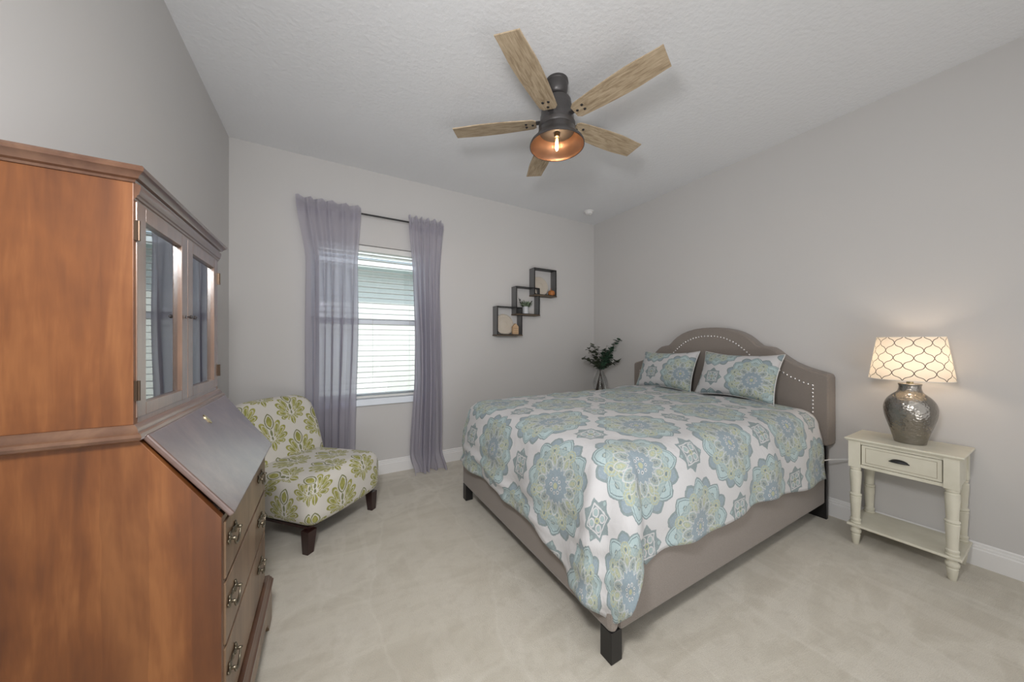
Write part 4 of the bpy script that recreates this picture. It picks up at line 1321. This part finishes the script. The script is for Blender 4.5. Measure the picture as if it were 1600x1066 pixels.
# denser interpolation
def dense(p, n=5):
    o = []
    for k in range(len(p)-1):
        p0 = p[max(0, k-1)]; p1 = p[k]; p2 = p[k+1]; p3 = p[min(len(p)-1, k+2)]
        for i in range(n):
            t = i/n
            o.append(tuple(0.5*((2*p1[c]) + (-p0[c]+p2[c])*t + (2*p0[c]-5*p1[c]+4*p2[c]-p3[c])*t*t + (-p0[c]+3*p1[c]-3*p2[c]+p3[c])*t**3) for c in (0, 1)))
    o.append(p[-1]); return [(max(0, a), b) for a, b in o]
body = bp[:2] + dense(bp[1:-1], 4) + bp[-1:]
obj('lamp_base', MB().lathe(body, 64, (LX, LY, LZ), cap=False), M_HAMMER, lamp, smooth=50)
obj('lamp_neck', MB().lathe([(0.014, 0.345), (0.014, 0.385), (0.018, 0.388), (0.018, 0.43), (0.014, 0.432)], 20, (LX, LY, LZ)), M_BRIGHTBRASS, lamp, smooth=40)
obj('light_bulb', MB().ball((LX, LY, LZ+0.475), (0.030, 0.030, 0.040), 20, 12), M_LAMPBULB, lamp, smooth=60)
zs0, zs1, rs0, rs1 = 0.375, 0.625, 0.166, 0.132
sh = MB(); ns = 72
def shf(i, j):
    a = 2*PI*i/ns; t = j/10
    r = rs0 + (rs1-rs0)*t
    return (LX + r*math.cos(a), LY + r*math.sin(a), LZ + zs0 + (zs1-zs0)*t)
sh.grid(shf, ns, 11, lambda i, j: (i/ns*12.0, j/10*2.9), closed_u=True)
shade = obj('lamp_shade', sh, M_SHADE, lamp, smooth=60)
for rr_, zz_ in ((rs0, zs0), (rs1, zs1)):
    obj('rim_trim', MB().tube([(LX+rr_*math.cos(2*PI*k/64), LY+rr_*math.sin(2*PI*k/64), LZ+zz_) for k in range(64)], 0.002, 6, closed=True), M_MATT, shade, smooth=80)
hp = MB()
for k in range(3):
    a = 2*PI*k/3
    hp.tube([(LX, LY, LZ+0.61), (LX+rs1*math.cos(a), LY+rs1*math.sin(a), LZ+0.622)], 0.0015, 6)
hp.tube([(LX + 0.05*math.sin(PI*k/16), LY, LZ+0.40+0.21*k/16) for k in range(17)], 0.0015, 6)
hp.tube([(LX - 0.05*math.sin(PI*k/16), LY, LZ+0.40+0.21*k/16) for k in range(17)], 0.0015, 6)
obj('harp', hp, M_BRIGHTBRASS, lamp)
obj('finial', MB().lathe([(0.004, 0.600), (0.004, 0.620), (0.007, 0.623), (0.006, 0.629), (0.0, 0.631)], 14, (LX, LY, LZ), cap=False), M_BRIGHTBRASS, lamp, smooth=50)
light('table_lamp_light', 'POINT', (LX, LY, LZ+0.475), 3.4, (1.0, 0.79, 0.60), 0.045)

# white cord from the bed to behind the nightstand
pc = obj('power_cord', MB().tube([(2.93, 0.935, 0.432), (2.97, 0.90, 0.430), (3.02, 0.86, 0.445), (3.08, 0.81, 0.452), (3.13, 0.76, 0.458), (3.172, 0.745, 0.470)], 0.0045, 8), M_CORD, None, smooth=80)
tag(pc, 'thin white cord running from the bed to behind the lamp nightstand', 'cord')

# ------------------------------------------------------------------ wall shelf
SW = 0.322; SD = 0.113
ws = thing('wall_shelf', 'black metal wall shelf of three stepped interlocking square boxes', 'shelf', (2.04, YW, 1.345))
boxes = [(1.636, 1.342), (1.880, 1.583), (2.128, 1.822)]
for bx_, bz_ in boxes:
    f = MB(); tk = 0.005
    ya_, yb_ = YW-SD, YW-0.002
    # flat strap sides and an open wire-edged top
    f.box(bx_, bx_+SW, ya_, yb_, bz_+0.313, bz_+0.318)
    for zz in (bz_, bz_+0.318-0.008):
        f.box(bx_, bx_+SW, ya_-0.003, ya_+0.004, zz, zz+0.008)
    for xx in (bx_, bx_+SW-0.008):
        f.box(xx, xx+0.008, ya_-0.003, ya_+0.004, bz_, bz_+0.318)
    fo = obj('box_frame', f, M_BLACKMETAL, ws)
    for xx in (bx_, bx_+SW-tk):
        obj('side_plate', MB().box(xx, xx+tk, ya_+0.0045, yb_, bz_+0.001, bz_+0.3125), M_GREYMETAL, ws)
    obj('shelf_board', MB().box(bx_-0.004, bx_+SW+0.004, ya_-0.006, yb_, bz_-0.012, bz_+0.002), M_PLANK, ws, bevel=0.001)

def disc_plate(label, cx_, cy_, z0, r, lean):
    t_ = thing('carved_plate', label, 'decorative plate', (cx_, cy_, z0))
    mb = MB(); lay = mb.bm.loops.layers.uv.verify()
    M = Matrix.Translation((cx_, cy_, z0)) @ Matrix.Rotation(-math.radians(lean), 4, 'X')
    n = 48; rings = [(0.001, -0.001), (r*0.3, -0.002), (r*0.34, 0.0), (r*0.7, -0.001), (r*0.78, -0.003), (r*0.97, -0.003), (r, 0.0), (r, 0.005), (0.001, 0.005)]
    vv = [[mb.bm.verts.new(M @ Vector((a*math.cos(2*PI*i/n), y, r + a*math.sin(2*PI*i/n)))) for i in range(n)] for a, y in rings]
    for k in range(len(rings)-1):
        for i in range(n):
            j = (i+1) % n
            f = mb.bm.faces.new((vv[k][i], vv[k][j], vv[k+1][j], vv[k+1][i]))
            for l, (kk, ii) in zip(f.loops, ((k, i), (k, i+1), (k+1, i+1), (k+1, i))):
                l[lay].uv = (rings[kk][0]/r*math.cos(2*PI*ii/n), rings[kk][0]/r*math.sin(2*PI*ii/n))
    obj('plate', mb, M_PLATE, t_, smooth=40)
    e = MB()
    for s in (-1, 1):
        e.tube([(cx_+s*r*0.45, cy_-0.035, z0+0.018), (cx_+s*r*0.45, cy_-0.033, z0+0.003), (cx_+s*r*0.4, cy_+0.02, z0+0.003), (cx_+s*r*0.2, cy_+0.045, z0+r*0.9)], 0.0025, 6)
    obj('easel', e, M_BLACKMETAL, t_)
    return t_
disc_plate('round carved whitewashed plate on the lowest shelf box', 1.765, YW-0.062, 1.3445, 0.120, 10)
disc_plate('round carved whitewashed plate on the highest shelf box', 2.256, YW-0.062, 1.8245, 0.118, 10)
# little tan house
hx_, hz_ = 1.880, 1.3442
ho = MB().poly([(hx_-0.036, YW-0.105, hz_), (hx_+0.036, YW-0.105, hz_), (hx_+0.036, YW-0.105, hz_+0.092), (hx_, YW-0.105, hz_+0.130), (hx_-0.036, YW-0.105, hz_+0.092)], (0, 0.035, 0))
hh = thing('wooden_house', 'small tan wooden house ornament on the lowest shelf box', 'ornament', (hx_, YW-0.09, hz_))
obj('block', ho, M_TANWOOD, hh, bevel=0.002)
gr_ = MB()
for k in range(3): gr_.box(hx_-0.028, hx_+0.028, YW-0.1062, YW-0.1048, hz_+0.022+k*0.024, hz_+0.024+k*0.024)
obj('groove', gr_, M_PLANK, hh)
# orange ornament
ox_, oz_ = 2.398, 1.8242
po = MB()
for k in range(8):
    a = 2*PI*k/8
    po.ball((ox_+0.021*math.cos(a), YW-0.082+0.021*math.sin(a), oz_+0.034), (0.021, 0.021, 0.034), 12, 10)
pk = thing('pumpkin_ornament', 'small burnt orange pumpkin ornament on the highest shelf box', 'ornament', (ox_, YW-0.082, oz_))
obj('pumpkin', po, M_ORANGE, pk, smooth=80)
obj('stem', MB().tube([(ox_, YW-0.082, oz_+0.058), (ox_, YW-0.073, oz_+0.076), (ox_-0.004, YW-0.072, oz_+0.094)], 0.006, 8, r1=0.004), M_ORANGE, pk, smooth=60)
# succulent in the middle box
px_, pz_ = 2.035, 1.5852
pt = thing('potted_succulent', 'pale green succulent in a small white pot on the middle shelf box', 'potted plant', (px_, YW-0.065, pz_))
obj('pot', MB().lathe([(0.0, 0), (0.034, 0), (0.038, 0.003), (0.033, 0.09), (0.030, 0.092), (0.030, 0.080), (0.0, 0.080)], 28, (px_, YW-0.062, pz_), cap=False), M_POT, pt, smooth=40)
def leaf(mb, base, d, L, w, up=Vector((0, 0, 1)), curl=0.15, th=0.0012):
    d = d.normalized(); s = d.cross(up)
    if s.length < 1e-4: s = Vector((1, 0, 0))
    s.normalize(); n_ = s.cross(d).normalized()
    rows = []
    for k in range(6):
        t = k/5
        ww = w * math.sin(PI * (0.08 + 0.92*t) ** 0.8) if k < 5 else 0.0004
        ww = max(ww, 0.0004)
        c = base + d * (L*t) + n_ * (-curl*L*t*t)
        rows.append([mb.bm.verts.new(c - s*ww + n_*0.0), mb.bm.verts.new(c + n_*(-0.12*ww)), mb.bm.verts.new(c + s*ww)])
    for k in range(5):
        for q in range(2):
            mb.bm.faces.new((rows[k][q], rows[k][q+1], rows[k+1][q+1], rows[k+1][q]))
rs = random.Random(4)
lf = MB(); lfd = MB()
for k in range(64):
    a = rs.uniform(0, 2*PI); el = rs.uniform(0.15, 1.1)
    d = Vector((math.cos(a)*math.cos(el)*1.25, math.sin(a)*math.cos(el)*0.42, math.sin(el)))
    base = Vector((px_+rs.uniform(-0.045, 0.045), YW-0.06+rs.uniform(-0.015, 0.015), pz_+0.088+rs.uniform(0, 0.025)))
    leaf(lf if k % 3 else lfd, base, d, rs.uniform(0.04, 0.078), rs.uniform(0.007, 0.013), curl=0.1)
for s, hgt in ((-1, 0.085), (1, 0.075)):
    for k in range(9):
        b_ = Vector((px_+s*(0.035+0.006*k), YW-0.062, pz_+0.085+hgt*k/9))
        leaf(lfd, b_, Vector((rs.uniform(-1, 1)*0.6 + s*0.4, rs.uniform(-.3, .3), rs.uniform(0.2, 1))), 0.03, 0.007)
o = obj('leaves', lf, M_SUCC, pt, smooth=80)
o.modifiers.new('thick', 'SOLIDIFY').thickness = 0.0015
o = obj('dark_sprigs', lfd, M_EUC_DARK, pt, smooth=80, label='dark green sprigs')
o.modifiers.new('thick', 'SOLIDIFY').thickness = 0.0015

# ------------------------------------------------------------------ vase with eucalyptus
vx, vy, vz = 2.905, 2.915, 0.6602
vt = thing('glass_vase', 'clear glass vase in the corner beyond the bed', 'vase', (vx, vy, vz))
vp = dense([(0.055, 0.0), (0.066, 0.006), (0.082, 0.05), (0.087, 0.095), (0.078, 0.15), (0.052, 0.21), (0.036, 0.25), (0.036, 0.285), (0.046, 0.305)], 4)
obj('glass_body', MB().lathe(vp, 40, (vx, vy, vz), cap=False), M_VASEGLASS, vt, smooth=80)
bq = thing('eucalyptus_stems', 'bunch of dark green eucalyptus branches standing in the glass vase', 'plant', (vx, vy, vz+0.01))
rs = random.Random(21)
Rv = Vector((0.8686, -0.4955, 0)); Fv = Vector((0.4955, 0.8686, 0))
stems = MB()
leafG, leafD = MB(), MB()
neck = Vector((vx, vy, vz+0.265))
# (sideways, up, leaf kind, leafed start)
br_ = [(-0.20, 0.14, 'D'), (-0.15, 0.26, 'D'), (-0.09, 0.30, 'D'), (-0.02, 0.29, 'N'), (0.05, 0.24, 'G'), (0.12, 0.22, 'G'), (0.17, 0.27, 'G'), (0.24, 0.37, 'G'), (0.19, 0.10, 'D'), (0.09, 0.12, 'G'), (-0.10, 0.12, 'D'), (0.15, 0.16, 'G'), (0.07, 0.30, 'N')]
for n_i, (sx_, uz_, kind) in enumerate(br_):
    foot = Vector((vx, vy, vz+0.012)) - Rv * (0.05 if sx_ > 0 else -0.05) * rs.uniform(0.5, 1.1) * (1 if abs(sx_) > 0.03 else 0.3) + Fv * rs.uniform(-0.02, 0.02)
    tip = neck + Rv * sx_ + Fv * rs.uniform(-0.07, 0.05) + Vector((0, 0, uz_))
    mid = neck + Rv * sx_ * 0.35 + Vector((0, 0, uz_ * 0.5))
    pts = []
    for k in range(15):
        t = k/14
        if t < 0.4: p = foot.lerp(neck + Rv*sx_*0.04, t/0.4)
        else:
            q = (t-0.4)/0.6
            p = (neck + Rv*sx_*0.04)*(1-q)**2 + mid*2*q*(1-q) + tip*q*q
        pts.append(p)
    stems.tube(pts, 0.0042 if n_i % 2 else 0.0032, 7, r1=0.0013)
    mb = leafG if kind == 'G' else leafD
    cnt = {'G': 60, 'D': 40, 'N': 10}[kind]
    for k in range(cnt):
        t = 0.10 + 0.92 * (k / cnt)
        q = min(1, t)
        p = neck*(1-q)**2 + mid*2*q*(1-q) + tip*q*q
        p = p + Vector((rs.uniform(-1, 1), rs.uniform(-1, 1), rs.uniform(-1, 1))) * 0.010
        a = rs.uniform(0, 2*PI)
        d = Vector((math.cos(a), math.sin(a), rs.uniform(-0.35, 0.9)))
        if p.x > XR-0.09: d.x = -abs(d.x)
        L_ = rs.uniform(0.040, 0.064) * (0.7 if kind == 'N' else 1)
        leaf(mb, p, d, L_, L_*rs.uniform(0.34, 0.50), curl=rs.uniform(0, 0.3))
obj('stems', stems, M_STEM, bq, smooth=80)
o = obj('green_leaves', leafG, M_EUC, bq, smooth=80, label='deep green leaves')
o.modifiers.new('thick', 'SOLIDIFY').thickness = 0.0008
o = obj('olive_leaves', leafD, M_EUC_DARK, bq, smooth=80, label='dusky olive leaves')
o.modifiers.new('thick', 'SOLIDIFY').thickness = 0.0008
